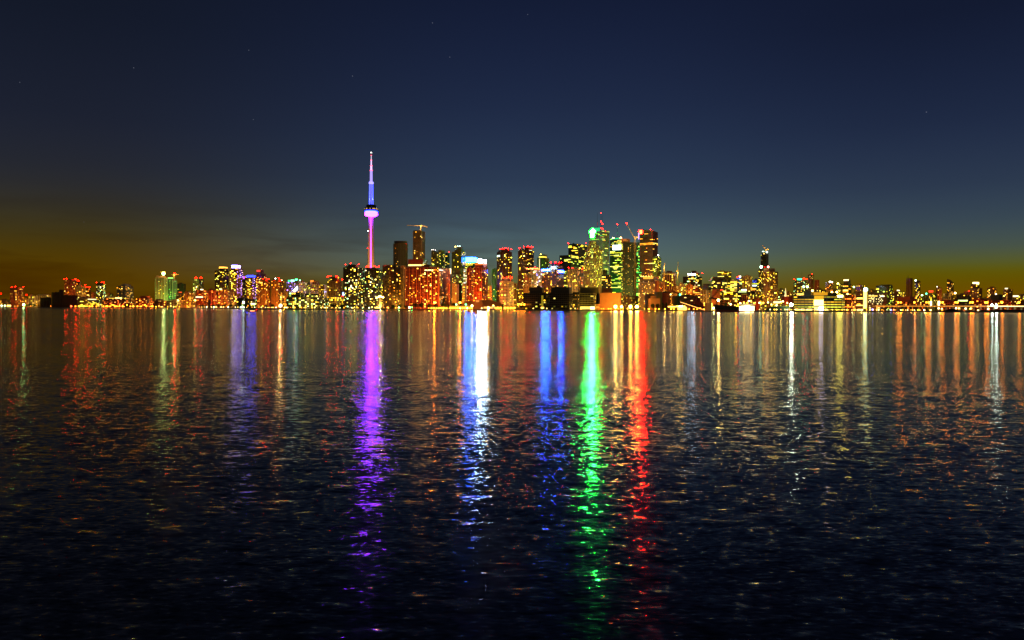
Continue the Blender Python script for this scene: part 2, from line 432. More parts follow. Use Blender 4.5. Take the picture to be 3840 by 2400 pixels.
def B(name, label, xs, top, D, st='resi', w='brown', lit=(.25, 'warm', 1.6), a=25, crown=(), bc=(), sg=(), litr=None, rnd=False, cat='building',
      ph=True, rows=None, slabw=None, pierw=None, base=None, slope=0, push=True, topz=None):
    rng = random.Random(label)
    x0, x1 = xs[0], xs[-1]; s = xs[1] if len(xs) == 3 else x0 + .68 * (x1 - x0)
    for _ in range(60):
        P = round_foot(x0, x1, D) if rnd else corner_foot(x0, s, x1, D, a)
        if not push or not any(overlaps(P, Q) for Q in FOOT): break
        D += 14
    FOOT.append(P)
    TOWERS.append((P, w, zat(s, top, min(q[1] for q in P)), label))
    Pc = ccw(P)
    near = min(P, key=lambda q: q[1]); z1 = zat(s, top, near[1]); z0 = GROUND
    cx, cy = sum(q[0] for q in P) / len(P), sum(q[1] for q in P) / len(P)
    T = thing(name, label, cat, (cx, cy, GROUND))
    T['depth'] = D
    body = MB(); F = Facade(rng)
    ztop = [z1] * len(Pc)
    if slope:                                   # roof falls towards one side
        ztop = [z1 + slope * ((q[0] - near[0]) / max(1, abs(Pc[0][0] - Pc[2][0]))) for q in Pc]
    body.prism(Pc, z0, ztop)
    n = len(Pc)
    for i in range(n):
        A_, B2 = Pc[i], Pc[(i + 1) % n]; nx, ny = B2[1] - A_[1], A_[0] - B2[0]
        if nx * -A_[0] + ny * -A_[1] > -.25 * math.hypot(nx, ny) * math.hypot(*A_):
            right = litr is not None and not rnd and abs(A_[0] - P[0][0]) + abs(A_[1] - P[0][1]) < .01
            if st != 'blank': F.face(A_, B2, z0 + .3, z1 - 1.0 - abs(slope), st, litr if right else lit, D, rows)
    vols = [(P, z0, z1, D)]
    cmb = MB()
    cr = list(crown)
    if not cr and ph and x1 - x0 > 18:
        m_ = x1 - x0; f0 = rng.uniform(.12, .35); cr = [(x0 + f0 * m_, x0 + (f0 + rng.uniform(.3, .5)) * m_, top - rng.uniform(3, 6), 0)]
    for k, c in enumerate(cr):
        c0, c1, ct = c[0], c[1], c[2]; win = c[3] if len(c) > 3 else 0
        sc = c0 + (s - x0) / (x1 - x0) * (c1 - c0)
        dep = near[1] + 2 + k * 2.0 + .10 * (max(q[1] for q in P) - near[1])
        Q = round_foot(c0, c1, dep) if rnd else corner_foot(c0, sc, c1, dep, a)
        zc = zat(sc, ct, min(q[1] for q in Q)); zb = z1 - .2
        Qc = ccw(Q); cmb.prism(Qc, zb, zc)
        if win and st != 'blank':
            for i in range(len(Qc)):
                A_, B2 = Qc[i], Qc[(i + 1) % len(Qc)]; nx, ny = B2[1] - A_[1], A_[0] - B2[0]
                if nx * -A_[0] + ny * -A_[1] > 0: F.face(A_, B2, zb + .4, zc - .3, st, lit, D)
        vols.append((Q, zb, zc, dep))
    wm = wall(w)
    body.build('wall', wm, T)
    RP = cmb.build('roof_plant', wm, T) if cmb.f else None
    if F.pane.f: F.pane.build('window_panes', glass(), T, kind='stuff')
    if F.lit.f: F.lit.build('lit_windows', window_glow(), T, kind='stuff')
    if F.slab.f: F.slab.build('floor_slabs', wall(slabw or w), T, kind='stuff')
    if F.pier.f: F.pier.build('facade_piers', wall(pierw or w), T, kind='stuff')
    for q, c in F.single[:120]:
        m = MB(); m.quad(*q, col=c); m.build('lit_window', window_glow(), T); SINGLES[0] += 1
    if len(F.single) > 120:
        m = MB()
        for q, c in F.single[120:]: m.quad(*q, col=c)
        m.build('lit_windows', window_glow(), T, kind='stuff')
    # lamps on the roof
    for bcn in bc:
        bx, by = bcn[0], bcn[1]; col, gain, rp = (bcn[2:] + (RED, 125.0, 1.3)[len(bcn) - 2:]) if len(bcn) < 5 else bcn[2:]
        best = None
        for Q, zb, zc, dep in vols:
            qs = [q for q in Q]; t = tx(bx)
            lo, hi = min(q[0] / q[1] for q in Q), max(q[0] / q[1] for q in Q)
            if lo - .004 <= t <= hi + .004: best = (Q, zb, zc, dep)
        if best is None: best = vols[-1]
        Q = best[0]; qx, qy = sum(q[0] for q in Q) / len(Q), sum(q[1] for q in Q) / len(Q)
        yy = min(q[1] for q in Q) * .8 + qy * .2
        # keep the lamp over the roof it stands on
        t = tx(bx); lo, hi = min(q[0] / q[1] for q in Q), max(q[0] / q[1] for q in Q)
        f = (t - lo) / max(1e-6, hi - lo); yy = qy + (min(q[1] for q in Q) - qy) * max(0, 1 - abs(f - (Q[0][0] / Q[0][1] - lo) / max(1e-6, hi - lo)) * 1.6) * .75 if not rnd else qy
        z = max(zat(bx, by, yy), best[2] + .5)
        inst('beacon', beacon_mesh(col, gain, round(rp * mpp(yy) * 1.0, 1)), (t * yy, yy, min(z, best[2] + 4.6)), RP if RP is not None and best is not vols[0] else T)
    # light boxes and lit bands: (x0, x1, y0, y1, colour, gain, part name)
    for g in sg:
        panel(T, vols, s, a, rnd, *g)
    return T
def panel(T, vols, s, a, rnd, gx0, gx1, gy0, gy1, col, gain, pname='glow_panel', proud=.9):
    gm = (gx0 + gx1) / 2
    if gain < 15: gain *= .5; col = (col[0], col[1] * .86, col[2] * .55) if col[0] > col[2] else col
    V = vols[0]
    for v in vols[1:]:
        if (gy0 + gy1) / 2 < proj_y(v[0], v[1]) and min(q[0] / q[1] for q in v[0]) - .002 <= tx(gm) <= max(q[0] / q[1] for q in v[0]) + .002: V = v
    P = V[0]
    if rnd:
        n = len(P); pts = []
        qc = (sum(q[0] for q in P) / n, sum(q[1] for q in P) / n); r = math.dist(P[0], qc) + proud
        m = MB(); K = 10; ring = []
        for k in range(K + 1):
            t = tx(gx0 + (gx1 - gx0) * k / K); L = math.hypot(t, 1); dvec = (t / L, 1 / L)
            b_ = dvec[0] * qc[0] + dvec[1] * qc[1]; disc = max(0, r * r - (qc[0] ** 2 + qc[1] ** 2 - b_ * b_)); h = b_ - math.sqrt(disc)
            ring.append((dvec[0] * h, dvec[1] * h))
        for p, q in zip(ring, ring[1:]):
            za, zb = zat(gm, gy1, qc[1] - r), zat(gm, gy0, qc[1] - r)
            m.quad((*p, za), (*q, za), (*q, zb), (*p, zb))
        m.build(pname, emat(col, gain), T); return
    C, Rr, _, L_ = P
    E = L_ if gm <= s_of(P) else Rr
    u = ((E[0] - C[0]), (E[1] - C[1])); ln = math.hypot(*u); u = (u[0] / ln, u[1] / ln)
    nrm = (u[1], -u[0])
    if nrm[0] * -C[0] + nrm[1] * -C[1] < 0: nrm = (-nrm[0], -nrm[1])
    C2 = (C[0] + nrm[0] * proud, C[1] + nrm[1] * proud)
    d0, d1 = sorted((hit(C2, u, gx0), hit(C2, u, gx1)))
    d1 = min(d1, ln + 4); d0 = max(d0, -2)
    if d1 - d0 < .3: d1 = d0 + .3
    a3 = Vector((C2[0] + u[0] * d0, C2[1] + u[1] * d0, 0)); yy = (a3.y + C2[1] + u[1] * d1) / 2
    za, zb = zat(gm, gy1, yy), zat(gm, gy0, yy)
    a3.z = za
    m = MB(); m.box(a3, Vector((*u, 0)) * (d1 - d0), Vector((*nrm, 0)) * -(proud - .1), (0, 0, zb - za)); m.build(pname, emat(col, gain), T)
def s_of(P):
    t = P[0][0] / P[0][1]; return 1920 + t * FPX
def proj_y(P, z):
    y = min(q[1] for q in P); return HORIZON_Y - (z - CAM_Z) / y * FPX + 8

# ------------------------------------------------------------------ buildings, from the front row back, west to east
WARM, GOLD, MIX, OFF, ORA = 'warm', 'gold', 'mix', 'office', 'orange'
WHT = (1.0, .92, .75); CW = (.75, .9, 1.0); SOD = (1.0, .42, .06); YEL = (1.0, .75, .12)
AT, CT, OT = 'apartment_tower', 'condo_tower', 'office_tower'
# --- west end
B('low_house_row', 'row of low domed-roof houses at the far left waterfront edge', (-30, 20, 40), 1126, 2260, 'punch', 'brown', (.5, WARM, 2.2), crown=[(6, 26, 1121)])
B(AT, 'isolated brown apartment block with red roof lamps nearest the far left edge', (38, 68, 90), 1081, 2420, 'resi', 'brick', (.26, WARM, 2.6), crown=[(45, 84, 1077)],
  bc=[(45, 1076), (58, 1075), (88, 1077)], sg=[(38, 46, 1082, 1085, YEL, 4, 'roof_light')])
B('low_block', 'low pale block with white columns left of the dark grain silos', (108, 128, 140), 1109, 2330, 'pier', 'tan', (.35, GOLD, 2), pierw='white')
B('low_block', 'low flat-roofed block with a bright orange roof edge left of the grain silos', (137, 170, 192), 1106, 2360, 'punch', 'tan', (.5, WARM, 2.4), crown=[(142, 184, 1103)],
  sg=[(168, 182, 1109, 1113, (1, .6, .15), 7, 'roof_light')])
B(AT, 'round-cornered brown tower with red lamps rising behind the grain silos', (242, 268, 286), 1050, 2480, 'resi', 'brick', (.2, WARM, 2.4), crown=[(246, 284, 1047)],
  bc=[(241, 1051), (250, 1046), (282, 1047), (285, 1053), (283, 1069)])
B(AT, 'narrow brown tower attached to the right of the one behind the silos', (287, 297, 305), 1055, 2520, 'resi', 'brown', (.2, WARM, 2.4), bc=[(295, 1053)], ph=False)
B(AT, 'tan stepped tower below the narrow brown one behind the silos', (284, 306, 322), 1073, 2430, 'resi', 'tan', (.22, WARM, 2.2), bc=[(319, 1069)])
B(AT, 'short tower with red lamps right of the tan stepped tower', (322, 333, 341), 1082, 2480, 'resi', 'brown', (.42, WARM, 2.6), bc=[(323, 1079), (331, 1078), (336, 1078)])
B('mid_block', 'dim small block between the stepped tower and the dark green tower', (343, 351, 357), 1096, 2560, 'resi', 'brick', (.2, WARM, 1.5))
B(AT, 'dark green-black tower with three red roof lamps standing alone on the left side', (361, 384, 397), 1063, 2460, 'resi', 'dark', (.5, MIX, 2.8),
  bc=[(363, 1059), (382, 1059), (390, 1059)])
B('low_block', 'small green-topped block just right of the dark green-black tower', (398, 412, 424), 1101, 2600, 'resi', 'olive', (.4, OFF, 1.6))
B(CT, 'curved-roof grey condominium with a black top window on the left side', (438, 468, 500), 1072, 2420, 'resi', 'grey', (.32, WARM, 2.4), crown=[(454, 492, 1067), (460, 482, 1064)], rnd=False)
B('podium_block', 'low podium with a bright white roof strip behind the grain silos', (283, 330, 372), 1118, 2300, 'band', 'tan', (.55, GOLD, 2.2),
  sg=[(295, 323, 1119, 1124, WHT, 7, 'roof_light'), (330, 362, 1121, 1124, WHT, 4, 'roof_light')])
B('podium_block', 'low podium with white and green roof strips below the curved-roof condominium', (388, 430, 470), 1115, 2330, 'band', 'tan', (.5, GOLD, 2.2),
  sg=[(395, 403, 1117, 1121, (.5, 1, .4), 5, 'roof_light'), (404, 422, 1115, 1121, WHT, 8, 'roof_light'), (433, 457, 1116, 1121, (1, .9, .4), 8, 'roof_light')])
B('terrace_row', 'long red-orange terraced row on the left waterfront', (384, 440, 508), 1124, 2230, 'loft', 'redbrick', (.6, 'red', 2.4), crown=[(400, 470, 1119, 1)])
B('terrace_row', 'reddish low row with a dark roof right of the long terraced row', (510, 545, 572), 1118, 2240, 'loft', 'redbrick', (.5, ORA, 2.2), crown=[(526, 562, 1110)])
B('terrace_row', 'low orange row in front of the twin scaffolded towers', (574, 610, 660), 1126, 2150, 'grid', 'brick', (.5, ORA, 2.2))
B('shed_building', 'flat pale shed with bright lamps below the green scaffolded tower', (625, 650, 686), 1127, 2080, 'loft', 'tan', (.4, GOLD, 2.2))
# --- scaffolded pair and neighbours
B('construction_tower', 'left tower of the unfinished pair under tower cranes, tan frame', (582, 617, 628), 1041, 2330, 'pier', 'tan', (.10, GOLD, 1.0), crown=[(585, 622, 1034)], pierw='conc')
B('construction_tower', 'right tower of the unfinished pair under tower cranes, green lit frame', (629, 648, 663), 1047, 2350, 'pier', 'green', (.22, 'green', .8), pierw='conc',
  sg=[(630, 650, 1041, 1044, (.35, 1, .3), 5, 'work_light')], ph=False)
B(OT, 'dark glass block right of the unfinished pair', (664, 690, 697), 1064, 2420, 'curt', 'dark', (.06, OFF, 1.0), sg=[(670, 682, 1094, 1098, (1, .12, .03), 2.2, 'sign')])
B(AT, 'apartment tower with four red lamps in a row on its roof', (724, 745, 763), 1047, 2420, 'pier', 'olive', (.42, MIX, 2.2),
  bc=[(732, 1041), (738, 1041), (750, 1041), (757, 1041)], ph=False)
B('mid_block', 'orange mid-rise block with a white roof strip below the four-lamp apartment tower', (689, 716, 733), 1098, 2150, 'pier', 'orange', (.5, WARM, 2.4), pierw='tan',
  sg=[(690, 730, 1098, 1102, WHT, 6, 'roof_light')])
B('mid_block', 'red brick block with a lit white crown strip left of the two bright condominiums', (735, 760, 780), 1088, 2130, 'resi', 'redbrick', (.5, ORA, 2.4),
  sg=[(745, 780, 1084, 1090, WHT, 6, 'roof_light'), (734, 761, 1112, 1116, WHT, 6, 'light_band')])
B('mid_block', 'red-lit brick block in front of the orange-crowned condominium', (780, 806, 817), 1088, 2120, 'pier', 'redbrick', (.55, 'red', 2.4), pierw='orange')
B('mid_block', 'orange-yellow block in front of the white-crowned condominium', (819, 852, 878), 1086, 2120, 'pier', 'orange', (.5, WARM, 2.2), pierw='orange',
  sg=[(822, 832, 1083, 1088, WHT, 8, 'roof_light')])
B(CT, 'dark condominium with an orange lit crown strip beside the white-crowned one', (806, 832, 857), 1014, 2260, 'balc', 'dark', (.34, GOLD, 2.6), crown=[(821, 855, 1003, 1)],
  sg=[(822, 838, 1000, 1006, (1, .5, .1), 6, 'crown_light'), (839, 854, 1001, 1006, (1, .5, .1), 6, 'crown_light')], slabw='brown')
B(CT, 'condominium with a glowing white and violet crown, tallest left of the needle tower', (862, 888, 911), 1005, 2250, 'balc', 'brown', (.42, GOLD, 2.8), litr=(.5, 'purple', 1.7),
  crown=[(868, 904, 994, 1)], sg=[(869, 886, 994, 1005, (.30, .26, 1), 20, 'crown_light'), (887, 902, 995, 1005, (.24, .16, 1), 17, 'crown_light')], slabw='tan')
B(AT, 'slender dark tower with a violet panel right of the white-crowned condominium', (912, 918, 923), 1036, 2350, 'resi', 'black', (.25, GOLD, 1.6), ph=False,
  sg=[(912, 917, 1036, 1046, (.7, .1, 1), 4, 'sign')])
B(CT, 'condominium with a bright blue roof line', (923, 945, 960), 1036, 2260, 'balc', 'brown', (.5, GOLD, 2.4), litr=(.65, 'purple', 2.0), ph=False,
  sg=[(924, 944, 1033, 1039, (.004, .01, 1), 30, 'crown_light'), (945, 958, 1033, 1039, (.004, .01, 1), 30, 'crown_light')])
B(CT, 'condominium with a teal lit crown and a red box on top', (961, 980, 1002), 1034, 2300, 'balc', 'brick', (.5, WARM, 2.2), litr=(.5, 'red', 1.8), crown=[(962, 997, 1025), (962, 989, 1011)],
  sg=[(963, 978, 1025, 1034, (.05, .85, .9), 4, 'crown_light'), (979, 996, 1026, 1034, (.05, .75, .85), 3.4, 'crown_light'), (962, 977, 1012, 1019, (1, .08, .02), 2.6, 'crown_light')])
# --- Queens Quay stretch
B(AT, 'tan apartment slab below the teal-crowned condominium', (974, 996, 1014), 1052, 1980, 'balc', 'orange', (.2, WARM, 2.6), bc=[(986, 1049), (1004, 1051), (1008, 1053)])
B(AT, 'tan apartment slab with a dark round roof tank, second right of the teal crown', (1018, 1042, 1065), 1052, 1990, 'balc', 'orange', (.18, WARM, 2.6), crown=[(1022, 1036, 1045)],
  bc=[(1033, 1050, WHT, 10, 2.2), (1045, 1051), (1051, 1051), (1057, 1051, (1, .6, .3), 10, 1.8)])
B('mid_block', 'dim narrow tan block between the round-tank slab and the violet-lit block', (1066, 1078, 1086), 1090, 1960, 'balc', 'tan', (.2, WARM, 2), crown=[(1067, 1076, 1081)])
B('mid_block', 'violet-lit block with green roof lights and a white wedge sign', (1075, 1103, 1116), 1056, 2090, 'grid', 'blue', (.65, 'purple', 2.0), litr=(.5, 'purple', 1.6), crown=[(1080, 1112, 1052)], slabw='white', pierw='white',
  sg=[(1080, 1087, 1050, 1056, (.05, 1, .35), 4, 'roof_light'), (1090, 1104, 1049, 1056, (.3, 1, .6), 6, 'roof_light')])
B('mid_block', 'pale balcony block with green roof lamps right of the violet-lit block', (1117, 1146, 1164), 1058, 2100, 'balc', 'white', (.3, GOLD, 2.2), crown=[(1118, 1136, 1053)],
  bc=[(1110, 1049, (.05, 1, .3), 12, 3.0), (1114, 1048, (.05, 1, .3), 10, 2.2), (1125, 1051, (.3, 1, .5), 8, 2)])
B('mid_block', 'balcony block with an orange lit rooftop room and a sloping canopy', (1166, 1194, 1216), 1065, 2080, 'balc', 'tan', (.42, GOLD, 2.6), crown=[(1163, 1182, 1050), (1178, 1197, 1054)],
  sg=[(1164, 1179, 1051, 1057, (1, .3, .04), 3.4, 'crown_light')])
B('pale_block', 'blank pale blue panel block left of the five-lamp stepped apartment tower', (1216, 1222, 1228), 1068, 2160, 'blank', 'white', ph=False, sg=[(1216, 1227, 1093, 1096, (.35, .4, 1), 5, 'light_band')])
B(AT, 'stepped apartment tower with red lamps left of the dark bright-windowed pair', (1228, 1258, 1282), 1054, 1960, 'balc', 'tan', (.24, GOLD, 2.6), crown=[(1232, 1274, 1048, 1), (1239, 1270, 1038, 1)],
  bc=[(1228, 1047), (1231, 1036), (1239, 1036), (1259, 1036), (1262, 1037), (1267, 1039), (1284, 1063)])
B('terminal_building', 'long low terminal building with bright rows of white-green windows', (1074, 1190, 1232), 1114, 1560, 'loft', 'olive', (.75, MIX, 2.6), a=12, crown=[(1084, 1140, 1096, 1), (1142, 1210, 1101, 1)], slabw='tan')
B('terminal_wing', 'lower terminal wing with gold windows behind dark round trees', (1233, 1262, 1290), 1112, 1600, 'loft', 'tan', (.65, GOLD, 2.4), a=15)
B('sign_tower', 'slim tower with a blue and red upright sign left of the dark pair', (1279, 1285, 1291), 1090, 1700, 'blank', 'dark', ph=False,
  sg=[(1280, 1290, 1096, 1108, (.25, .35, 1), 8, 'sign'), (1279, 1290, 1109, 1115, (1, .06, .03), 5, 'sign')])
B('harbour_pavilion', 'low dark glass pavilion with green-white lights behind the motorboat', (887, 925, 962), 1120, 1830, 'loft', 'black', (.45, MIX, 1.8), crown=[(890, 930, 1117)],
  sg=[(941, 958, 1137, 1142, WHT, 7, 'light_band'), (900, 915, 1150, 1158, (.7, 1, .7), 6, 'light_band')])
# --- dark pair and hotel
B(CT, 'left building of the dark condominium pair full of bright yellow windows', (1287, 1340, 1366), 1002, 1760, 'balc', 'dark', (.40, MIX, 3.0), crown=[(1296, 1350, 998), (1305, 1347, 992)], a=22,
  bc=[(1296, 999), (1315, 988), (1345, 990)])
B(CT, 'right building of the dark condominium pair, in front of the needle tower', (1368, 1418, 1434), 1010, 1780, 'balc', 'dark', (.38, MIX, 2.8), crown=[(1373, 1422, 1004)], a=22, litr=(.5, GOLD, 1.8),
  bc=[(1373, 1000), (1376, 996), (1383, 1000), (1404, 998), (1408, 1000), (1412, 1001), (1421, 999)])
B(CT, 'dark flat-topped condominium between the dark pair and the red hotel', (1435, 1460, 1502), 993, 1760, 'grid', 'black', (.16, GOLD, 2.6), litr=(.24, WARM, 2.6), a=52, ph=False, pierw='brown', slabw='brown')
B(AT, 'narrow pale ribbed strip tower squeezed left of the red hotel', (1503, 1512, 1521), 996, 1830, 'balc', 'tan', (.1, WARM, 1.6), ph=False)
B('hotel_tower', 'broad red-lit waterfront hotel with pale piers and a white lit crown strip', (1521, 1646, 1686), 1002, 1700, 'pier', 'darkred', (.36, WARM, 3.0), a=18, crown=[(1530, 1636, 992), (1530, 1603, 972)], pierw='orange', slabw='brick',
  sg=[(1531, 1580, 992, 997, (1, .8, .3), 7, 'crown_light'), (1581, 1632, 992, 998, (1, .8, .3), 6, 'crown_light'), (1592, 1624, 1011, 1015, (.8, 1, .6), 5, 'light_band'), (1626, 1632, 1010, 1015, WHT, 6, 'light_band'), (1645, 1662, 1011, 1015, WHT, 5, 'light_band')])
B('sign_tower', 'slim block with a glowing white upright sign right of the red hotel', (1682, 1688, 1694), 1003, 1840, 'blank', 'navy', ph=False, sg=[(1682, 1692, 1008, 1027, (1, .8, .5), 10, 'sign')])
B(CT, 'dark rounded condominium with a thin ring roof right of the needle tower', (1475, 1528), 912, 2250, 'balc', 'dark', (.03, WARM, 1.4), rnd=True, crown=[(1482, 1522, 905), (1477, 1527, 903)], slabw='olive')
B('construction_tower', 'brown unfinished tower with a crane on top', (1548, 1580, 1593), 866, 2300, 'grid', 'brown', (.06, WARM, 2.0), crown=[(1550, 1584, 863)], pierw='tan', slabw='tan')
B(OT, 'dark tower with yellow-lit upper corner right of the brown unfinished tower', (1617, 1643, 1668), 945, 2250, 'balc', 'olive', (.3, GOLD, 2.2), crown=[(1618, 1633, 937), (1643, 1668, 938)],
  bc=[(1619, 937, WHT, 8, 1.4), (1625, 937, WHT, 8, 1.4), (1632, 938, WHT, 8, 1.4)], sg=[(1622, 1641, 947, 954, (1, .75, .15), 4, 'crown_light')])
B(OT, 'slim glass tower with a slanted white line and one red lamp', (1669, 1677, 1685), 948, 2320, 'curt', 'navy', (.1, MIX, 1.5), bc=[(1683, 945)], ph=False)
B(CT, 'olive stepped tower with a pale roof box left of the blue-white sign', (1694, 1730, 1745), 943, 2240, 'balc', 'olive', (.24, GOLD, 2.4), crown=[(1704, 1740, 935), (1714, 1735, 925)],
  bc=[(1716, 923, (.7, 1, .9), 8, 1.6), (1724, 923, (.7, 1, .9), 8, 1.6), (1707, 941, YEL, 10, 2.4)], sg=[(1714, 1730, 943, 948, WHT, 5, 'crown_light')])
B(OT, 'office block under the long blue-white lit sign box', (1743, 1776, 1790), 984, 2260, 'band', 'navy', (.85, OFF, 2.2), crown=[(1744, 1788, 964)],
  sg=[(1744, 1773, 965, 983, (.006, .11, 1), 110, 'sign'), (1774, 1788, 966, 983, (.006, .11, 1), 110, 'sign')])
B('stone_block', 'pale stone office block with a small window grid right of the red hotel', (1687, 1712, 1720), 1065, 1900, 'punch', 'tan', (.22, MIX, 2.0))
B('stone_block', 'dark pyramid-roofed block behind the pale stone office block', (1695, 1728, 1742), 1028, 2120, 'punch', 'brown', (.4, MIX, 1.6), crown=[(1700, 1738, 1020), (1708, 1730, 1008)])
B(OT, 'black glass mid-rise right of the pale stone office block', (1721, 1730, 1736), 1052, 1960, 'curt', 'black', (.2, MIX, 1.8), ph=False)
B('stone_block', 'narrow tan stone block left of the dark red condominium', (1733, 1742, 1749), 1062, 1880, 'punch', 'tan', (.35, GOLD, 2.0), ph=False)
B(OT, 'striped glass tower with white horizontal lines behind the dark red condominium', (1738, 1746, 1753), 1008, 2060, 'band', 'white', (.9, 'white', 1.5), ph=False)
B(CT, 'dark red narrow condominium attached left of the broad orange-piered one', (1750, 1766, 1774), 1004, 1830, 'balc', 'darkred', (.28, WARM, 2.6), pierw='orange', slabw='brick')
B(CT, 'broad red condominium with orange piers below the two white floodlamps', (1775, 1805, 1829), 1002, 1800, 'balc', 'redbrick', (.36, WARM, 2.8), crown=[(1780, 1826, 986, 0)], a=32, pierw='orange', slabw='brick',
  sg=[(1781, 1803, 987, 993, (1, .28, .05), 2.2, 'crown_light'), (1804, 1825, 987, 993, (1, .28, .05), 2.2, 'crown_light')],
  bc=[(1800, 979, (.5, .76, 1.0), 420, 9), (1818, 979, (.5, .76, 1.0), 320, 5.5)])
B('lit_block', 'yellow and red lit slim block right of the broad red condominium', (1829, 1836, 1844), 1071, 1940, 'resi', 'orange', (.9, GOLD, 1.6), litr=(.95, 'red', 1.4), ph=False)
B(CT, 'pale green glass tower left of the red-lamped condominium with a white pipe', (1844, 1855, 1864), 1008, 2080, 'balc', 'green', (.12, OFF, 1.4), crown=[(1847, 1861, 1006)], slabw='conc')
B(CT, 'brown condominium crowned with red lamps above the white grid block', (1863, 1885, 1919), 943, 1980, 'balc', 'brown', (.3, GOLD, 2.8), crown=[(1868, 1912, 938), (1878, 1908, 933)], a=55,
  bc=[(1874, 939), (1883, 932), (1889, 939), (1897, 931), (1905, 933), (1916, 945)], sg=[(1863, 1873, 957, 963, (.6, 1, .8), 5, 'light_band')])
B(CT, 'white grid condominium with red lamps in front of the tall brown one', (1874, 1908, 1926), 1053, 1760, 'grid', 'white', (.36, GOLD, 2.8), crown=[(1888, 1916, 1041)],
  bc=[(1887, 1049), (1901, 1049), (1919, 1049), (1901, 1038), (1912, 1037)])
B('mid_block', 'lower dim balcony block right of the white grid condominium', (1927, 1936, 1943), 1063, 1830, 'balc', 'olive', (.2, OFF, 1.8))
B(CT, 'brown condominium with twin pale pipes and red roof lamps', (1942, 1972, 2001), 938, 1960, 'balc', 'brown', (.32, GOLD, 2.8), crown=[(1948, 1996, 930), (1962, 1992, 926)], a=40,
  bc=[(1948, 936), (1963, 926), (1975, 925), (1980, 931), (1986, 927), (1990, 928), (1996, 934)], sg=[(1985, 1994, 938, 944, (.8, 1, .7), 5, 'light_band')])
B('mid_block', 'narrow orange block in front of the twin-pipe condominium', (1964, 1980, 1992), 1030, 1800, 'resi', 'orange', (.3, WARM, 2.2))
B('lattice_block', 'blue-lit white lattice block under a row of red-orange lamps', (1988, 2010, 2030), 1012, 1850, 'grid', 'white', (.3, 'blue', 2.4), crown=[(1990, 2022, 1009)], litr=(.45, 'blue', 3.0),
  bc=[(x, 1007 + 2 * (i % 2), (1, .14, .02), 14, 2.4) for i, x in enumerate((1976, 1982, 1988, 1994, 2001, 2008, 2014, 2021))] + [(2005, 995)])
B(CT, 'dark glass tower with a yellow top band left of the blue roof signs', (2014, 2040, 2058), 966, 2160, 'resi', 'green', (.12, OFF, 2.0), crown=[(2020, 2051, 954)],
  sg=[(2020, 2037, 961, 967, YEL, 4, 'crown_light'), (2038, 2049, 962, 967, YEL, 4, 'crown_light'), (2021, 2023, 970, 1005, (1, .95, .7), 3, 'light_strip')], bc=[(2027, 957, YEL, 10, 2.4)])
# --- dark wharf warehouses
B('wharf_block', 'black glass wharf block with one tall yellow lit bay', (1962, 2046, 2060), 1098, 1570, 'loft', 'black', (.10, GOLD, 1.0), a=10, crown=[(1984, 2040, 1077), (2012, 2026, 1071)], litr=(.1, GOLD, 1),
  sg=[(2030, 2037, 1108, 1150, (.7, .6, .04), .8, 'lit_bay'), (2028, 2040, 1151, 1157, (1, .6, .15), 6, 'light_band')])
B('wharf_block', 'middle dark wharf block under a flat black roof', (2061, 2134, 2147), 1098, 1575, 'loft', 'black', (.10, GOLD, .8), a=10, crown=[(2066, 2146, 1076)])
B('wharf_block', 'narrow dark wharf block with lit floors left of the glass wharf block', (2148, 2164, 2172), 1095, 1590, 'loft', 'dark', (.3, WARM, 1.6), a=15, ph=False)
B('wharf_block', 'glass wharf block with a bright yellow ground floor left of the orange wall', (2173, 2226, 2234), 1099, 1580, 'curt', 'olive', (.22, OFF, 1.0), a=10, crown=[(2172, 2256, 1077)],
  sg=[(2176, 2212, 1150, 1159, (1, .85, .2), 4, 'light_band'), (2214, 2229, 1150, 1160, (1, .9, .5), 12, 'light_band')])
B('wharf_block', 'tall narrow black wharf block beside the glowing orange wall', (2235, 2243, 2249), 1099, 1640, 'blank', 'black', ph=False)
B('kiosk_building', 'small orange louvred kiosk at the foot of the black wharf block', (2233, 2242, 2248), 1141, 1565, 'band', 'orange', (.7, ORA, 1.6), ph=False)
ow = B('windowless_hall', 'square orange floodlit hall dotted with small lights', (2249, 2326, 2331), 1098, 1600, 'blank', 'orange', a=8, ph=False)
B('plant_block', 'dim brown box behind the orange floodlit hall', (2259, 2282, 2296), 1079, 1700, 'punch', 'brown', (.05, WARM, 1), ph=False)
# --- downtown
B(OT, 'brown office block with two blue roof signs', (2029, 2085, 2114), 1008, 1900, 'grid', 'brown', (.30, WARM, 2.4), a=28, crown=[(2060, 2110, 996, 1), (2068, 2098, 985)],
  rows={0: .8, 1: .9}, bc=[(2066, 994), (2081, 991), (2085, 990), (2097, 992), (2104, 994)],
  sg=[(2030, 2062, 1008, 1017, (.0006, .005, 1), 200, 'sign'), (2095, 2113, 1013, 1023, (.0006, .005, 1), 190, 'sign'), (2032, 2060, 1011, 1014, (.05, .40, 1), 200, 'sign_lettering', 1.4), (2097, 2111, 1017, 1020, (.05, .40, 1), 200, 'sign_lettering', 1.4)])
B(OT, 'dim block with green-white windows between the blue signs and the white condominium', (2112, 2122, 2130), 1014, 2000, 'band', 'olive', (.6, OFF, 1.6))
B(CT, 'pale condominium with a lit middle column and a red right wing', (2129, 2164, 2188), 1010, 1880, 'grid', 'conc', (.36, GOLD, 2.2), litr=(.3, 'red', 1.8), bc=[(2131, 1005), (2146, 1005), (2184, 1008)], pierw='white')
B(OT, 'shorter black slab tower left of the gold stepped tower', (2097, 2140, 2168), 956, 2330, 'curt', 'black', (.3, OFF, 1.8), litr=(.5, OFF, 1.8), ph=False)
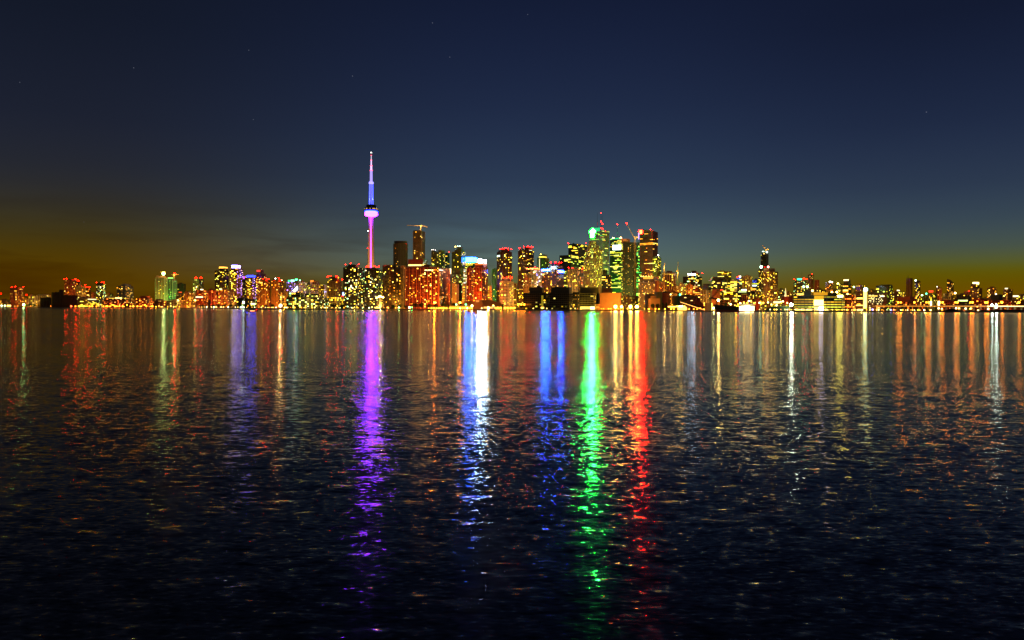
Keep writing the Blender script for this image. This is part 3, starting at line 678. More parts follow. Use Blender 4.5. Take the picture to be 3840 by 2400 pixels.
B(OT, 'taller black slab tower with red corner lamps behind the shorter black one', (2130, 2166, 2206), 914, 2480, 'curt', 'black', (.45, GOLD, 2.2), litr=(.4, OFF, 2.0), crown=[(2146, 2153, 911)], bc=[(2131, 913), (2196, 911)])
B(OT, 'gold stepped office tower below the green arrow sign', (2188, 2232, 2259), 962, 2250, 'punch', 'tan', (.5, OFF, 2.8), crown=[(2193, 2256, 935, 1), (2200, 2246, 920, 1), (2206, 2236, 905, 1)], a=30)
fcp = B(OT, 'tallest white striped bank tower with a blazing green roof sign and masts', (2209, 2257, 2283), 863, 2640, 'band', 'white', (.35, 'green', 1.6), litr=(.3, OFF, 1.6), a=38, ph=False,
  sg=[(2210, 2247, 855, 868, (.02, 1, .3), 1.6, 'roof_band')], slabw='white')
B(OT, 'dark narrow block at the foot of the white striped bank tower', (2260, 2270, 2276), 1012, 2280, 'curt', 'black', (.12, OFF, 1.4), ph=False)
B(OT, 'green-lit tower with a glowing white sign and corner lamps', (2286, 2328, 2334), 893, 2440, 'band', 'green', (.5, OFF, 1.8), a=15, ph=False,
  bc=[(2298, 895, (1, .55, .12), 24, 4.0), (2326, 895, (1, .55, .12), 24, 4.0)],
  sg=[(2296, 2327, 919, 937, (.75, 1, .85), 12, 'sign'), (2289, 2327, 893, 897, (.05, .9, .3), 2, 'crown_light')])
B(OT, 'orange-capped tower hidden behind the green-lit one', (2334, 2350, 2360), 895, 2560, 'band', 'orange', (.2, ORA, 1.6), ph=False, sg=[(2334, 2348, 896, 904, (1, .3, .05), 1.1, 'crown_light')])
B(CT, 'dark curved-back unfinished tower beside the tall luffing crane', (2334, 2372, 2386), 908, 2300, 'punch', 'dark', (.22, WARM, .9), a=20, ph=False)
B(OT, 'slim green-lit spire tower left of the dark red bank tower', (2386, 2392, 2397), 920, 2500, 'curt', 'green', (.6, 'green', 2.0), crown=[(2388, 2396, 908)], sg=[(2391, 2395, 874, 897, (.5, .3, 1), 5, 'light_strip')])
sco = B(OT, 'dark red bank tower with bands of yellow windows and a red roof sign', (2398, 2446, 2465), 864, 2540, 'band', 'darkred', (.15, WARM, 2.4), a=30, ph=False, rows={9: .95, 10: .8, 26: .95, 45: .9, 57: .9}, slope=-3, bc=[(2437, 860)])
B(CT, 'yellow-lit rounded condominium on the right shoulder of the dark red bank tower', (2447, 2462, 2478), 965, 2300, 'balc', 'tan', (.5, OFF, 2.0), crown=[(2449, 2474, 961, 1)], bc=[(2467, 957, WHT, 10, 2.2)], slabw='olive')
B(OT, 'green-white lit narrow tower behind the orange-crowned hotel', (2386, 2396, 2404), 1004, 2300, 'curt', 'green', (.7, 'green', 1.6), ph=False)
B('hotel_tower', 'stepped stone hotel with an orange floodlit crown', (2394, 2448, 2476), 1058, 2050, 'punch', 'tan', (.45, WARM, 2.4), crown=[(2398, 2472, 1050, 1), (2411, 2470, 1036, 1)], a=28,
  sg=[(2412, 2448, 1037, 1046, (1, .45, .06), 3, 'crown_light')], bc=[(x, 1056, (1, .45, .08), 10, 2) for x in (2396, 2404, 2412, 2422, 2432, 2442)])
B('plain_block', 'blank brown slab set against the orange-crowned stone hotel', (2455, 2464, 2471), 1052, 1960, 'blank', 'brick', ph=False)
B('mid_block', 'dark brick block right of the orange-crowned stone hotel', (2472, 2480, 2486), 1056, 2080, 'resi', 'brick', (.35, ORA, 2.0), ph=False)
# --- east of downtown
B(OT, 'drum-shaped office tower with a pale curved crown', (2483, 2533), 1021, 2150, 'pier', 'brown', (.3, GOLD, 2.2), rnd=True, crown=[(2498, 2520, 1016)], sg=[(2485, 2531, 1026, 1029, (.9, .55, .1), 1.4, 'crown_light')], pierw='tan')
B(OT, 'black stepped office block with two white roof signs', (2560, 2608, 2631), 1036, 2150, 'curt', 'black', (.42, MIX, 2.2), crown=[(2577, 2622, 1023, 1), (2592, 2611, 1015)],
  sg=[(2580, 2587, 1026, 1031, (.5, .75, 1), 40, 'sign'), (2593, 2606, 1026, 1031, (.5, .75, 1), 60, 'sign')], bc=[(2633, 1046)])
B('mid_block', 'orange window-grid block below the black stepped office block', (2574, 2594, 2597), 1067, 1960, 'grid', 'orange', (.75, ORA, 1.8), a=12)
B('mid_block', 'gold-windowed block left of the orange window-grid block', (2545, 2562, 2573), 1064, 1990, 'punch', 'tan', (.55, GOLD, 2.4))
B('mid_block', 'white-windowed tan block right of the drum-shaped office tower', (2525, 2537, 2544), 1072, 1970, 'grid', 'tan', (.45, GOLD, 2.6))
B('mid_block', 'low red block with a dark upper window strip right of the orange grid block', (2598, 2615, 2626), 1071, 1980, 'band', 'redbrick', (.6, WARM, 2.0))
B('dome_building', 'dark flat-domed building left of the gabled gold-lit office', (2633, 2655, 2668), 1070, 2080, 'band', 'dark', (.25, OFF, 1.4), crown=[(2636, 2664, 1064)])
B('colonnade_building', 'pale colonnaded block below the dark flat-domed building', (2627, 2650, 2668), 1087, 1900, 'pier', 'tan', (.3, WARM, 2.0), pierw='white', ph=False)
gab = B(OT, 'gold-lit office with a dark gabled roof east of downtown', (2668, 2708, 2724), 1052, 2050, 'curt', 'dark', (.72, GOLD, 2.4), a=25, ph=False)
B(OT, 'flat-topped office with a pale right edge behind the gabled office', (2690, 2726, 2741), 1017, 2250, 'band', 'olive', (.45, GOLD, 2.2), crown=[(2697, 2714, 1014)])
B('lit_block', 'white-glowing low block right of the gabled office', (2738, 2753, 2762), 1053, 2080, 'band', 'white', (.95, OFF, 2.6))
B(OT, 'block with a blue lit cap and red lamps left of the square gold block', (2760, 2772, 2781), 1045, 2180, 'curt', 'navy', (.4, MIX, 1.8), sg=[(2753, 2775, 1043, 1048, (.08, .08, 1), 4, 'crown_light')], bc=[(2762, 1039), (2770, 1033), (2774, 1038, WHT, 12, 3)])
B('apartment_block', 'square flat-topped block thick with gold windows east of downtown', (2782, 2812, 2819), 1035, 2100, 'grid', 'tan', (.55, GOLD, 2.2), a=15, crown=[(2795, 2808, 1031)])
B('glass_block', 'blue-grey glass block with a white band left of the balcony tower', (2820, 2836, 2846), 1050, 2150, 'curt', 'navy', (.35, OFF, 1.8), sg=[(2820, 2836, 1069, 1073, (.8, 1, .8), 6, 'light_band')])
B(OT, 'dark navy tower with a small crane on its roof, tallest on the right side', (2851, 2872, 2880), 953, 2350, 'curt', 'navy', (.02, OFF, 1.2), crown=[(2854, 2879, 948)], ph=False,
  sg=[(2861, 2865, 949, 953, (1, .6, .2), 6, 'work_light')], bc=[(2858, 942, (.7, 1, .6), 9, 1.3), (2862, 942, (.7, 1, .6), 9, 1.3), (2874, 945, (.7, 1, .8), 16, 3)])
B(AT, 'dark gold-windowed edge tower left of the tan balcony tower', (2844, 2853, 2859), 1010, 1980, 'balc', 'dark', (.6, GOLD, 2.4), bc=[(2853, 1001, (.5, 1, .6), 14, 5), (2866, 1001, RED, 12, 1.4), (2879, 1001, (1, .35, .3), 16, 3.4)], crown=[(2846, 2858, 1006)])
B(AT, 'tan balcony tower with a pale centre column on the right side', (2860, 2886, 2916), 1018, 1960, 'balc', 'tan', (.3, GOLD, 2.4), a=45, crown=[(2862, 2905, 1006)], slabw='orange')
B('mid_block', 'low gold-windowed office right of the red roof sign', (2714, 2748, 2764), 1093, 1850, 'curt', 'brown', (.65, GOLD, 2.4))
B('mid_block', 'brown box left of the red roof sign', (2669, 2690, 2700), 1084, 1860, 'blank', 'brick', ph=False)
B('mid_block', 'small dark block under the red roof sign', (2701, 2708, 2713), 1092, 1880, 'resi', 'dark', (.4, GOLD, 1.8), ph=False, sg=[(2701, 2712, 1085, 1090, (1, .05, .02), 6, 'sign')])
B('mid_block', 'dark block with a glowing green-white roof sign', (2766, 2800, 2812), 1093, 1880, 'band', 'dark', (.6, OFF, 2.0), sg=[(2780, 2798, 1085, 1090, (.55, 1, .7), 9, 'sign'), (2768, 2798, 1093, 1096, (.7, 1, .6), 4, 'light_band')], ph=False)
B('mid_block', 'orange-edged grid block below the green-white roof sign', (2778, 2799, 2808), 1103, 1800, 'grid', 'orange', (.35, WARM, 2.0), ph=False)
B('mid_block', 'dark block with an orange roof sign left of the tan balcony tower', (2813, 2832, 2846), 1090, 1900, 'resi', 'brown', (.35, GOLD, 2.0), sg=[(2815, 2831, 1081, 1088, (1, .4, .05), 4, 'sign')], ph=False)
B('brick_stack', 'plain orange brick block left of the tan balcony tower foot', (2835, 2845, 2851), 1119, 1700, 'blank', 'redbrick', ph=False)
B('low_block', 'low lit sheds left of the floodlit white ship deckhouse', (2700, 2730, 2760), 1124, 1640, 'loft', 'orange', (.6, WARM, 2.2), ph=False)
B('low_block', 'red-roofed shed with orange lamps behind the floodlit ship', (2766, 2800, 2834), 1129, 1620, 'loft', 'redbrick', (.55, ORA, 2.4))
B('low_block', 'cluttered low block with gold lights below the tan balcony tower', (2852, 2890, 2920), 1136, 1640, 'loft', 'tan', (.7, GOLD, 2.4), sg=[(2902, 2925, 1130, 1137, (1, .75, .4), 7, 'light_band')])
B('low_block', 'shrub-fronted low block left of the lit spire', (2918, 2932, 2944), 1086, 1900, 'resi', 'dark', (.4, MIX, 2.0))
B('low_block', 'dull red gabled block behind the lit spire', (2932, 2956, 2972), 1112, 1800, 'blank', 'redbrick', ph=False)
B('low_block', 'dark block with scattered lamps right of the lit spire', (2948, 2962, 2973), 1096, 1900, 'resi', 'brown', (.5, WARM, 2.4))
B('low_block', 'long white-lit colonnade left of the white starlike lamp', (2918, 2945, 2962), 1141, 1580, 'pier', 'tan', (.8, OFF, 2.4), ph=False)
# --- east waterfront
cor = B('media_building', 'black wide office with white window bands and a yellow glowing middle', (2976, 3156, 3167), 1107, 1480, 'ribbon', 'black', (1.1, GOLD, .9), a=6, rows={0: .65, 1: .5, 2: .8, 3: .85, 4: .8, 5: .75, 6: .5}, crown=[(3016, 3042, 1091), (3100, 3140, 1097)], ph=False,
  sg=[(2987, 3013, 1100, 1107, (1, .6, .15), 5, 'sign'), (3050, 3103, 1096, 1107, (1, .5, .01), 1.5, 'sign'), (3053, 3088, 1109, 1123, (1, .6, .02), 1.8, 'screen'), (3052, 3088, 1124, 1146, (1, .8, .25), 12, 'screen'),
      (3072, 3086, 1150, 1164, (.6, .55, 1), 24, 'screen'), (3053, 3070, 1150, 1164, (1, .9, .5), 3, 'glow_panel'), (3140, 3160, 1107, 1114, (1, .8, .12), 40, 'sign'), (2982, 3046, 1158, 1164, (1, .8, .3), 5, 'light_band'), (3092, 3110, 1158, 1164, (1, .8, .3), 5, 'light_band')],
  bc=[(3046, 1103, (1, .55, .1), 18, 4), (3119, 1103, (1, .55, .1), 16, 4), (3137, 1103, (1, .55, .1), 18, 4.4)])
B(OT, 'tower with a green roof sign, blue lamp and a mast on the right side', (2975, 3007, 3026), 1052, 2150, 'resi', 'dark', (.45, MIX, 2.2), crown=[(2985, 3014, 1047)],
  sg=[(2988, 3012, 1044, 1050, (.03, 1, .35), 7, 'sign'), (2995, 3002, 1052, 1058, (.08, .2, 1), 10, 'sign'), (3003, 3010, 1053, 1057, (1, .9, .4), 5, 'sign')], bc=[(2978, 1050), (3012, 1044), (3018, 1050), (3022, 1049)])
B(AT, 'tall dark slab right of the green-signed tower', (3029, 3043, 3050), 1029, 2250, 'resi', 'brown', (.14, GOLD, 2.2), bc=[(3045, 1027)], ph=False)
B(AT, 'dim brown slab right of the tall dark slab on the right side', (3053, 3065, 3071), 1049, 2350, 'resi', 'brick', (.04, WARM, 1.4), ph=False)
B('mid_block', 'low block with two teal roof lamps at the foot of the tall dark slab', (3009, 3024, 3034), 1079, 1950, 'resi', 'dark', (.6, MIX, 2.2), bc=[(3013, 1075, (.4, 1, .6), 14, 3.4), (3027, 1075, (.4, 1, .6), 14, 3.4)], ph=False)
B('mid_block', 'low lamp-dotted block behind the wide black office', (3056, 3078, 3096), 1086, 2000, 'resi', 'brown', (.55, GOLD, 2.6))
B(AT, 'dark orange-windowed tower with bright top lamps behind the wide black office', (3094, 3112, 3124), 1058, 2100, 'resi', 'brown', (.45, ORA, 2.6), ph=False, bc=[(3111, 1059, WHT, 12, 3.4), (3119, 1059, WHT, 12, 2.6)])
B('mid_block', 'yellow-green lit narrow block left of the white-topped stepped tower', (3137, 3150, 3159), 1064, 2100, 'resi', 'olive', (.5, OFF, 2.6), litr=(.15, OFF, 1.5), bc=[(3141, 1065, YEL, 14, 3.6)], ph=False)
B(OT, 'dark stepped tower with a white lit top band on the right side', (3160, 3180, 3192), 1064, 2060, 'curt', 'dark', (.3, WARM, 2.2), crown=[(3163, 3188, 1048)], sg=[(3162, 3187, 1048, 1053, (1, .8, .6), 7, 'crown_light')], rows={1: .9})
B('mid_block', 'dim box block right of the white-topped stepped tower', (3208, 3230, 3242), 1069, 2150, 'resi', 'brown', (.25, GOLD, 2.0))
B('mid_block', 'small block with a green lamp left of the dim box block', (3195, 3202, 3207), 1080, 2050, 'resi', 'olive', (.5, OFF, 2.2), bc=[(3201, 1076, (.6, 1, .4), 14, 3)], ph=False)
B('mid_block', 'orange-red scaffolded block right of the wide black office', (3168, 3192, 3207), 1104, 1620, 'grid', 'brick', (.5, ORA, 2.8), bc=[(3178, 1138, (1, .5, .1), 12, 4)], ph=False, sg=[(3168, 3192, 1149, 1151, (1, .3, .03), 5, 'light_band')])
B('dark_shed', 'tall windowless dark shed left of the glowing white pylon', (3208, 3232, 3238), 1092, 1600, 'band', 'brown', (.12, GOLD, 2.0), a=12, ph=False, sg=[(3212, 3236, 1116, 1122, (1, .8, .2), 6, 'light_band'), (3210, 3236, 1143, 1147, (1, .8, .25), 5, 'light_band'), (3215, 3236, 1159, 1166, (1, .85, .3), 6, 'light_band')])
B('dark_shed', 'long dark brown shed with lit strips right of the glowing white pylon', (3251, 3312, 3326), 1096, 1600, 'band', 'brown', (.06, 'red', 1.6), a=12, ph=False,
  sg=[(3256, 3290, 1108, 1112, (1, .8, .2), 3.4, 'light_band'), (3300, 3317, 1108, 1113, WHT, 6, 'light_band'), (3256, 3275, 1117, 1121, (1, .7, .2), 3, 'light_band')])
B('mid_block', 'dark stepped block with a lit window grid on the right side', (3284, 3328, 3346), 1070, 2000, 'grid', 'dark', (.35, OFF, 2.4), crown=[(3298, 3344, 1067)])
B('mid_block', 'low white-lamped blocks left of the unfinished dim tower', (3347, 3375, 3395), 1094, 1900, 'resi', 'brown', (.6, GOLD, 2.8), sg=[(3361, 3373, 1087, 1091, WHT, 5, 'roof_light')])
B('construction_tower', 'dim unfinished tower with a roof mast on the far right', (3397, 3414, 3421), 1043, 2200, 'resi', 'brown', (.0, WARM, 1), ph=False)
B(AT, 'black tower with white-gold windows right of the dim unfinished tower', (3429, 3442, 3450), 1054, 2150, 'resi', 'black', (.5, WARM, 3.0), crown=[(3434, 3447, 1052)], bc=[(3432, 1057, (.8, 1, .8), 14, 2.6)])
B('mid_block', 'brick box below the dim unfinished tower', (3366, 3410, 3430), 1112, 1800, 'blank', 'brick', ph=False)
B('mid_block', 'low block between the black tower and the red dome sign', (3452, 3464, 3472), 1108, 1900, 'resi', 'olive', (.3, OFF, 2.0), bc=[(3473, 1101, (.05, 1, .4), 12, 2.4), (3457, 1121, (.5, 1, .4), 14, 3)], ph=False)
B('mid_block', 'block with a glowing red dome sign on its roof', (3478, 3500, 3514), 1100, 1950, 'resi', 'olive', (.3, GOLD, 2.0), sg=[(3482, 3498, 1089, 1096, (1, .05, .02), 5, 'sign')], ph=False)
B(AT, 'dim brick tower between the red dome sign and the slant-topped tower', (3509, 3522, 3531), 1080, 2050, 'resi', 'brick', (.1, WARM, 2.2), crown=[(3514, 3526, 1076)], bc=[(3513, 1083, WHT, 6, 1.6)])
B(AT, 'slant-topped tower with scattered gold windows on the far right', (3550, 3564, 3575), 1050, 2080, 'resi', 'dark', (.5, WARM, 2.8), slope=-5, ph=False)
B('mid_block', 'pale grid block below the slant-topped tower', (3536, 3564, 3574), 1100, 1850, 'grid', 'tan', (.45, WARM, 2.0), ph=False)
B('mid_block', 'dark block with a roofline of green-white lights on the far right', (3586, 3625, 3642), 1104, 1800, 'resi', 'dark', (.12, WARM, 2.2), sg=[(3592, 3640, 1125, 1130, (.7, 1, .5), 5, 'light_band')])
B('mid_block', 'dim brown block left of the white-crowned far right tower', (3614, 3630, 3639), 1092, 1980, 'resi', 'brick', (.05, WARM, 2), bc=[(3633, 1092)], ph=False)
B(CT, 'far right tower with a blazing white crown strip', (3639, 3662, 3682), 1080, 1950, 'resi', 'brown', (.3, WARM, 2.8), crown=[(3640, 3671, 1064, 1), (3645, 3671, 1057)], sg=[(3646, 3663, 1058, 1066, (1, .9, .5), 9, 'crown_light'), (3663, 3670, 1058, 1066, (1, .9, .5), 9, 'crown_light')])
B('apartment_block', 'squat gold-lit block second from the far right edge', (3701, 3722, 3736), 1079, 2000, 'resi', 'brown', (.5, WARM, 3.0))
B('gabled_house', 'dark gabled hall with one lit window below the squat gold-lit block', (3714, 3745, 3758), 1104, 1750, 'blank', 'dark', ph=False, bc=[(3734, 1108, (1, .7, .3), 10, 3)])
B('apartment_block', 'gold-edged block nearest the far right edge of the skyline', (3761, 3778, 3796), 1084, 1980, 'resi', 'brown', (.45, WARM, 3.0), litr=(.06, WARM, 1.5), sg=[(3767, 3782, 1080, 1084, WHT, 5, 'roof_light')])
B('low_block', 'low lamp-topped shed at the far right edge', (3796, 3825, 3870), 1108, 1800, 'loft', 'tan', (.3, GOLD, 2.6), sg=[(3798, 3818, 1108, 1113, WHT, 6, 'roof_light')])
B('low_block', 'red-lit low rows behind the elevated road, below the white-crowned tower', (3640, 3690, 3740), 1124, 1700, 'loft', 'redbrick', (.4, ORA, 2.2))
B('low_block', 'red-lit low rows behind the elevated road at the far right edge', (3742, 3790, 3850), 1126, 1690, 'loft', 'redbrick', (.4, WARM, 2.4))
B('low_block', 'low red sheds behind the elevated road, below the brick box', (3350, 3410, 3480), 1130, 1660, 'loft', 'brick', (.55, ORA, 2.4))
B('low_block', 'low red sheds behind the elevated road, below the slant-topped tower', (3522, 3560, 3600), 1129, 1690, 'loft', 'redbrick', (.3, ORA, 2.2))
# --- low infill seen between the towers
FILL = [(90, 110, 1122, 'punch', 'tan', 'by the green starlike lamp'), (500, 580, 1124, 'punch', 'brick', 'left of the unfinished pair'), (660, 692, 1104, 'resi', 'olive', 'right of the unfinished pair'),
        (1000, 1080, 1120, 'resi', 'brick', 'at the foot of the tan slabs'), (1140, 1228, 1092, 'curt', 'dark', 'above the long terminal building'),
        (1365, 1370, 1060, 'resi', 'dark', 'in the slot of the dark pair'), (1600, 1700, 1075, 'resi', 'brown', 'behind the red hotel'), (1844, 1872, 1105, 'resi', 'brown', 'right of the yellow and red slim block'),
        (1925, 1965, 1112, 'resi', 'olive', 'right of the white grid condominium'), (2050, 2132, 1060, 'curt', 'dark', 'behind the dark wharf blocks'), (2256, 2292, 1030, 'curt', 'dark', 'behind the brown plant box'),
        (2326, 2392, 1110, 'resi', 'brown', 'behind the orange floodlit hall'), (2484, 2560, 1095, 'resi', 'brown', 'behind the red silo'), (2596, 2640, 1090, 'resi', 'brick', 'behind the raw sugar shed'),
        (2740, 2850, 1108, 'resi', 'brown', 'behind the floodlit ship'), (2915, 2980, 1120, 'resi', 'olive', 'behind the lit spire'), (3120, 3140, 1085, 'resi', 'dark', 'behind the black office end'),
        (3240, 3290, 1088, 'resi', 'olive', 'behind the glowing white pylon'), (3420, 3540, 1116, 'resi', 'brown', 'behind the two white posts'), (3575, 3700, 1116, 'resi', 'brown', 'behind the black gravel heap'), (3690, 3860, 1114, 'resi', 'olive', 'behind the far right road lamps')]
for x0, x1, y, st, w, where in FILL:
    B('infill_block', 'dim low city block with few lit windows ' + where, (x0, x0 + .6 * (x1 - x0), x1), y, 2150 if x0 > 600 else 2450, st, w, (.3, random.Random(where).choice((WARM, GOLD, MIX)), 2.0))

# ------------------------------------------------------------------ needle tower
steel = pmat('dark_steel', (.05, .05, .05), .5, .4, .6)
conc = pmat('tower_concrete', (.34, .31, .28), .8, .3)
def needle():
    D = 2750.0; px = 1391.5; c = at(px, 1150, D); cx, cy = c.x, c.y
    T = thing('observation_tower', 'tall needle observation tower with a glowing pink and violet pod', 'tower', (cx, cy, GROUND))
    Z = lambda y: zat(px, y, D); M = mpp(D)
    yaw = math.radians(90)
    # three-winged concrete shaft, wings one behind and two to the sides, tapering to the pod
    levels = [(1152, 34), (1100, 21), (1040, 15.5), (1000, 13.6), (900, 10.8), (814, 8.6)]
    sh = MB(); prev = None
    for y, r in levels:
        ring = []
        for k in range(3):
            g = yaw + 2 * math.pi * k / 3
            core = 4.6 + r * .1
            for da, rr in ((-.14 if r > 12 else -.2, r), (.14 if r > 12 else .2, r), (math.pi / 3, core)):
                ring.append((cx + rr * math.cos(g + da), cy + rr * math.sin(g + da), max(GROUND, Z(y))))
        if prev:
            n = len(ring)
            for i in range(n): sh.quad(prev[i], prev[(i + 1) % n], ring[(i + 1) % n], ring[i])
        prev = ring
    sh.build('shaft', conc, T)
    # lit lift channel on the side that faces the lake
    m = MB(); ys = [1152, 1040, 1000, 900, 814]; w = [2.4, 2.3, 2.2, 2.0, 1.8]; yo = [9.0, 7.2, 6.7, 6.4, 6.0]
    for k in range(4):
        z0, z1 = max(GROUND, Z(ys[k])), Z(ys[k + 1])
        m.quad((cx - w[k], cy - yo[k], z0), (cx + w[k], cy - yo[k], z0), (cx + w[k + 1], cy - yo[k + 1], z1), (cx - w[k + 1], cy - yo[k + 1], z1))
    m.build('lift_light', emat((1.0, .05, .6), 5), T)
    m = MB()
    for s in (-1, 1):
        for k in range(4):
            z0, z1 = max(GROUND, Z(ys[k])), Z(ys[k + 1]); a0, a1 = s * (w[k] + .1), s * (w[k + 1] + .1); b0, b1 = s * (w[k] + 1.7), s * (w[k + 1] + 1.4)
            q = [(cx + a0, cy - yo[k] + .2, z0), (cx + b0, cy - yo[k] + .6, z0), (cx + b1, cy - yo[k + 1] + .6, z1), (cx + a1, cy - yo[k + 1] + .2, z1)]
            m.quad(*(q if s > 0 else q[::-1]))
    m.build('lift_edge_glow', emat((.9, .02, .06), 1.4), T)  # reddish spill beside the lift channel put in as glow
    R = lambda p: p * M
    def ring(name, prof, mat, seg=32, smooth=True):
        m = MB(); m.lathe((cx, cy), [(R(r), Z(y)) for r, y in prof], seg); return m.build(name, mat, T, smooth)
    ring('pod_radome', [(9, 812), (17, 811), (22, 808), (24.3, 804), (23.6, 800), (20, 798)], emat((.26, .006, 1), 100))
    ring('pod_light_ring', [(20, 797.8), (24, 796), (24.3, 793.5), (21, 791)], emat((.006, .01, 1), 60))
    ring('pod_deck', [(22, 790.8), (24.6, 787), (25, 782), (22.5, 779), (19, 778), (18.4, 771), (17, 769), (8, 768.5)], pmat('pod_metal', (.03, .03, .07), .35, .5, .5))
    m = MB()
    for k in range(48):
        if random.Random(k).random() < .5:
            g = 2 * math.pi * k / 48; r = R(24.95); h = .055
            a = (cx + r * math.cos(g), cy + r * math.sin(g)); b = (cx + r * math.cos(g + h), cy + r * math.sin(g + h))
            m.quad((*a, Z(786)), (*b, Z(786)), (*b, Z(783)), (*a, Z(783)), col=(2.4, 1.3, .4))
    m.build('pod_windows', window_glow(), T, kind='stuff')
    ring('upper_shaft', [(6.9, 769), (6.6, 740), (6.2, 691)], pmat('pale_concrete', (.45, .45, .48), .7, .3), 6, False)
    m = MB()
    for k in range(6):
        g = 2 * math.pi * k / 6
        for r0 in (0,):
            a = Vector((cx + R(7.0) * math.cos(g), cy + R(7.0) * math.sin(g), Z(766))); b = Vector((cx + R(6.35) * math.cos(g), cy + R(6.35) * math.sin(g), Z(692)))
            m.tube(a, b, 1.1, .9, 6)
    m.build('shaft_edge_glow', emat((.05, .07, 1.0), 6.0), T)  # blue lighting of the concrete shaft put into glowing edge tubes
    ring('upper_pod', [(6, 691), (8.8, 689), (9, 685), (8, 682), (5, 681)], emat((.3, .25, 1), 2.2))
    ring('antenna_base', [(5.0, 681), (4.8, 660), (4.6, 639.5)], emat((.42, .32, 1), 1.3))  # antenna floodlighting is put into the glow of its sections
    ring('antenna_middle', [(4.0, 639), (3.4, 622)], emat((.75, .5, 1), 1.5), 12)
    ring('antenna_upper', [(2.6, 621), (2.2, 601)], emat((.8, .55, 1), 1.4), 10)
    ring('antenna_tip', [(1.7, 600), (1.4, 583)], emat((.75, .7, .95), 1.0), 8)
    ring('antenna_rod', [(.9, 583), (.5, 574)], steel, 6)
    for y, r in ((639.5, 5.6), (621.5, 4.4), (600.5, 3.0), (582.5, 2.2)):
        ring('antenna_collar', [(r, y + 1.0), (r, y - 1.0)], emat((1, .06, .12), 3.5), 14)
    for x, y, col in ((1392, 572, (1, 1, .9)), (1380, 866, (.9, 1, 1)), (1398.5, 866, RED), (1378, 931, RED), (1401, 931, RED)):
        p = at(x, y, D - 3); m = MB(); m.ball(p, 1.5); 
        if y > 700:
            q = Vector((cx, cy, p.z)); m.tube(p, p + (q - p) * .8, .3, .3, 5)
        m.build('beacon', emat(col, 12, False), T)
    for k, (g, e) in enumerate(((-.5, 1), (-2.6, 1), (1.57, 1))):
        l = bpy.data.lights.new('shaft_flood', 'SPOT'); l.energy = 4e5; l.color = (.06, .08, 1); l.spot_size = math.radians(38); l.spot_blend = .6; l.shadow_soft_size = .8
        o = bpy.data.objects.new('shaft_flood', l); COL.objects.link(o); p = Vector((cx + R(15) * math.cos(g), cy + R(15) * math.sin(g), Z(767))); tgt = Vector((cx, cy, Z(715)))
        o.parent = T; o.location = p - T.location; o.rotation_euler = (tgt - p).to_track_quat('-Z', 'Y').to_euler()
    for sx in (-1, 1):  # amber spots added to warm the lower shaft
        l = bpy.data.lights.new('base_fill', 'SPOT'); l.energy = 2.2e6; l.color = (1, .38, .06); l.spot_size = math.radians(50); l.spot_blend = .6; l.shadow_soft_size = 1
        o = bpy.data.objects.new('base_fill', l); COL.objects.link(o); p = Vector((cx + sx * 60, cy - 150, GROUND + 4)); o.parent = T; o.location = p - T.location
        o.rotation_euler = (Vector((cx, cy, 190)) - p).to_track_quat('-Z', 'Y').to_euler()
    return T
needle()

# ------------------------------------------------------------------ roof signs and masts that belong to towers
def sign_poly(T, pts, D, col, gain, name, thick=1.2):
    m = MB(); f = [at(x, y, D) for x, y in pts]; A = sum(a.x * b.z - b.x * a.z for a, b in zip(f, f[1:] + f[:1]))
    if A < 0: f = f[::-1]
    bk = [p + Vector((0, thick, 0)) for p in f]; n = len(f)
    m.poly(f, 1); m.poly(bk[::-1])
    for i in range(n):
        j = (i + 1) % n; m.quad(f[j], f[i], bk[i], bk[j])
    return m.build(name, [steel, emat(col, gain)], T)
def mast(T, px, y0, y1, D, r=.5, lamps=(), mat=None, name='mast'):
    m = MB(); a, b = at(px, y0, D), at(px, y1, D); m.tube(a, a + (b - a) * .55, r, r * .8, 6); m.tube(a + (b - a) * .55, b, r * .5, r * .35, 6)
    m.build(name, mat or steel, T)
    for ly in lamps: inst('beacon', beacon_mesh(RED, 160.0, 1.7), at(px, ly, D - .6), T)
Df = fcp['depth']
sign_poly(fcp, [(2214, 893), (2214, 876), (2208, 873), (2208, 866), (2214, 864), (2219, 857), (2223, 853), (2228, 858), (2236, 864), (2236, 871), (2229, 875), (2229, 893)], Df - 4, (.0006, 1.0, .0014), 520, 'sign')
sign_poly(fcp, [(2217, 890), (2217, 872), (2213, 869), (2223, 858), (2232, 868), (2226, 873), (2226, 890)], Df - 5.5, (.06, 1.0, .28), 460, 'sign_core')
mast(fcp, 2240, 862, 798, Df + 24, .7); mast(fcp, 2254, 864, 797, Df + 14, .9, (799, 831, 855)); mast(fcp, 2259.5, 864, 808, Df + 20, .6, (840, 858))
def text_on(T, body, px, py, D, size_px, col, gain, ang=0.0):
    c = bpy.data.curves.new('sign_lettering', 'FONT'); c.body = body; c.size = size_px * mpp(D); c.extrude = .25; c.align_x = 'CENTER'; c.align_y = 'CENTER'
    o = bpy.data.objects.new('sign_lettering', c); COL.objects.link(o); o.parent = T; o.location = at(px, py, D) - T.location; o.rotation_euler = (math.pi / 2, 0, ang)
    c.materials.append(emat(col, gain)); bpy.context.view_layer.update()
    me = bpy.data.meshes.new_from_object(o.evaluated_get(bpy.context.evaluated_depsgraph_get())); q = bpy.data.objects.new('sign_lettering', me); COL.objects.link(q)
    q.parent = T; q.location = o.location; q.rotation_euler = o.rotation_euler; bpy.data.objects.remove(o); q.name = 'sign_lettering'; return q
def face_depth(T, px):     # depth of the right-hand face under a pixel column: steps back from the near corner
    return None
text_on(fcp, 'BMO', 2262, 867, Df + 8, 7, (.1, .3, .9), 1.2, math.radians(52))
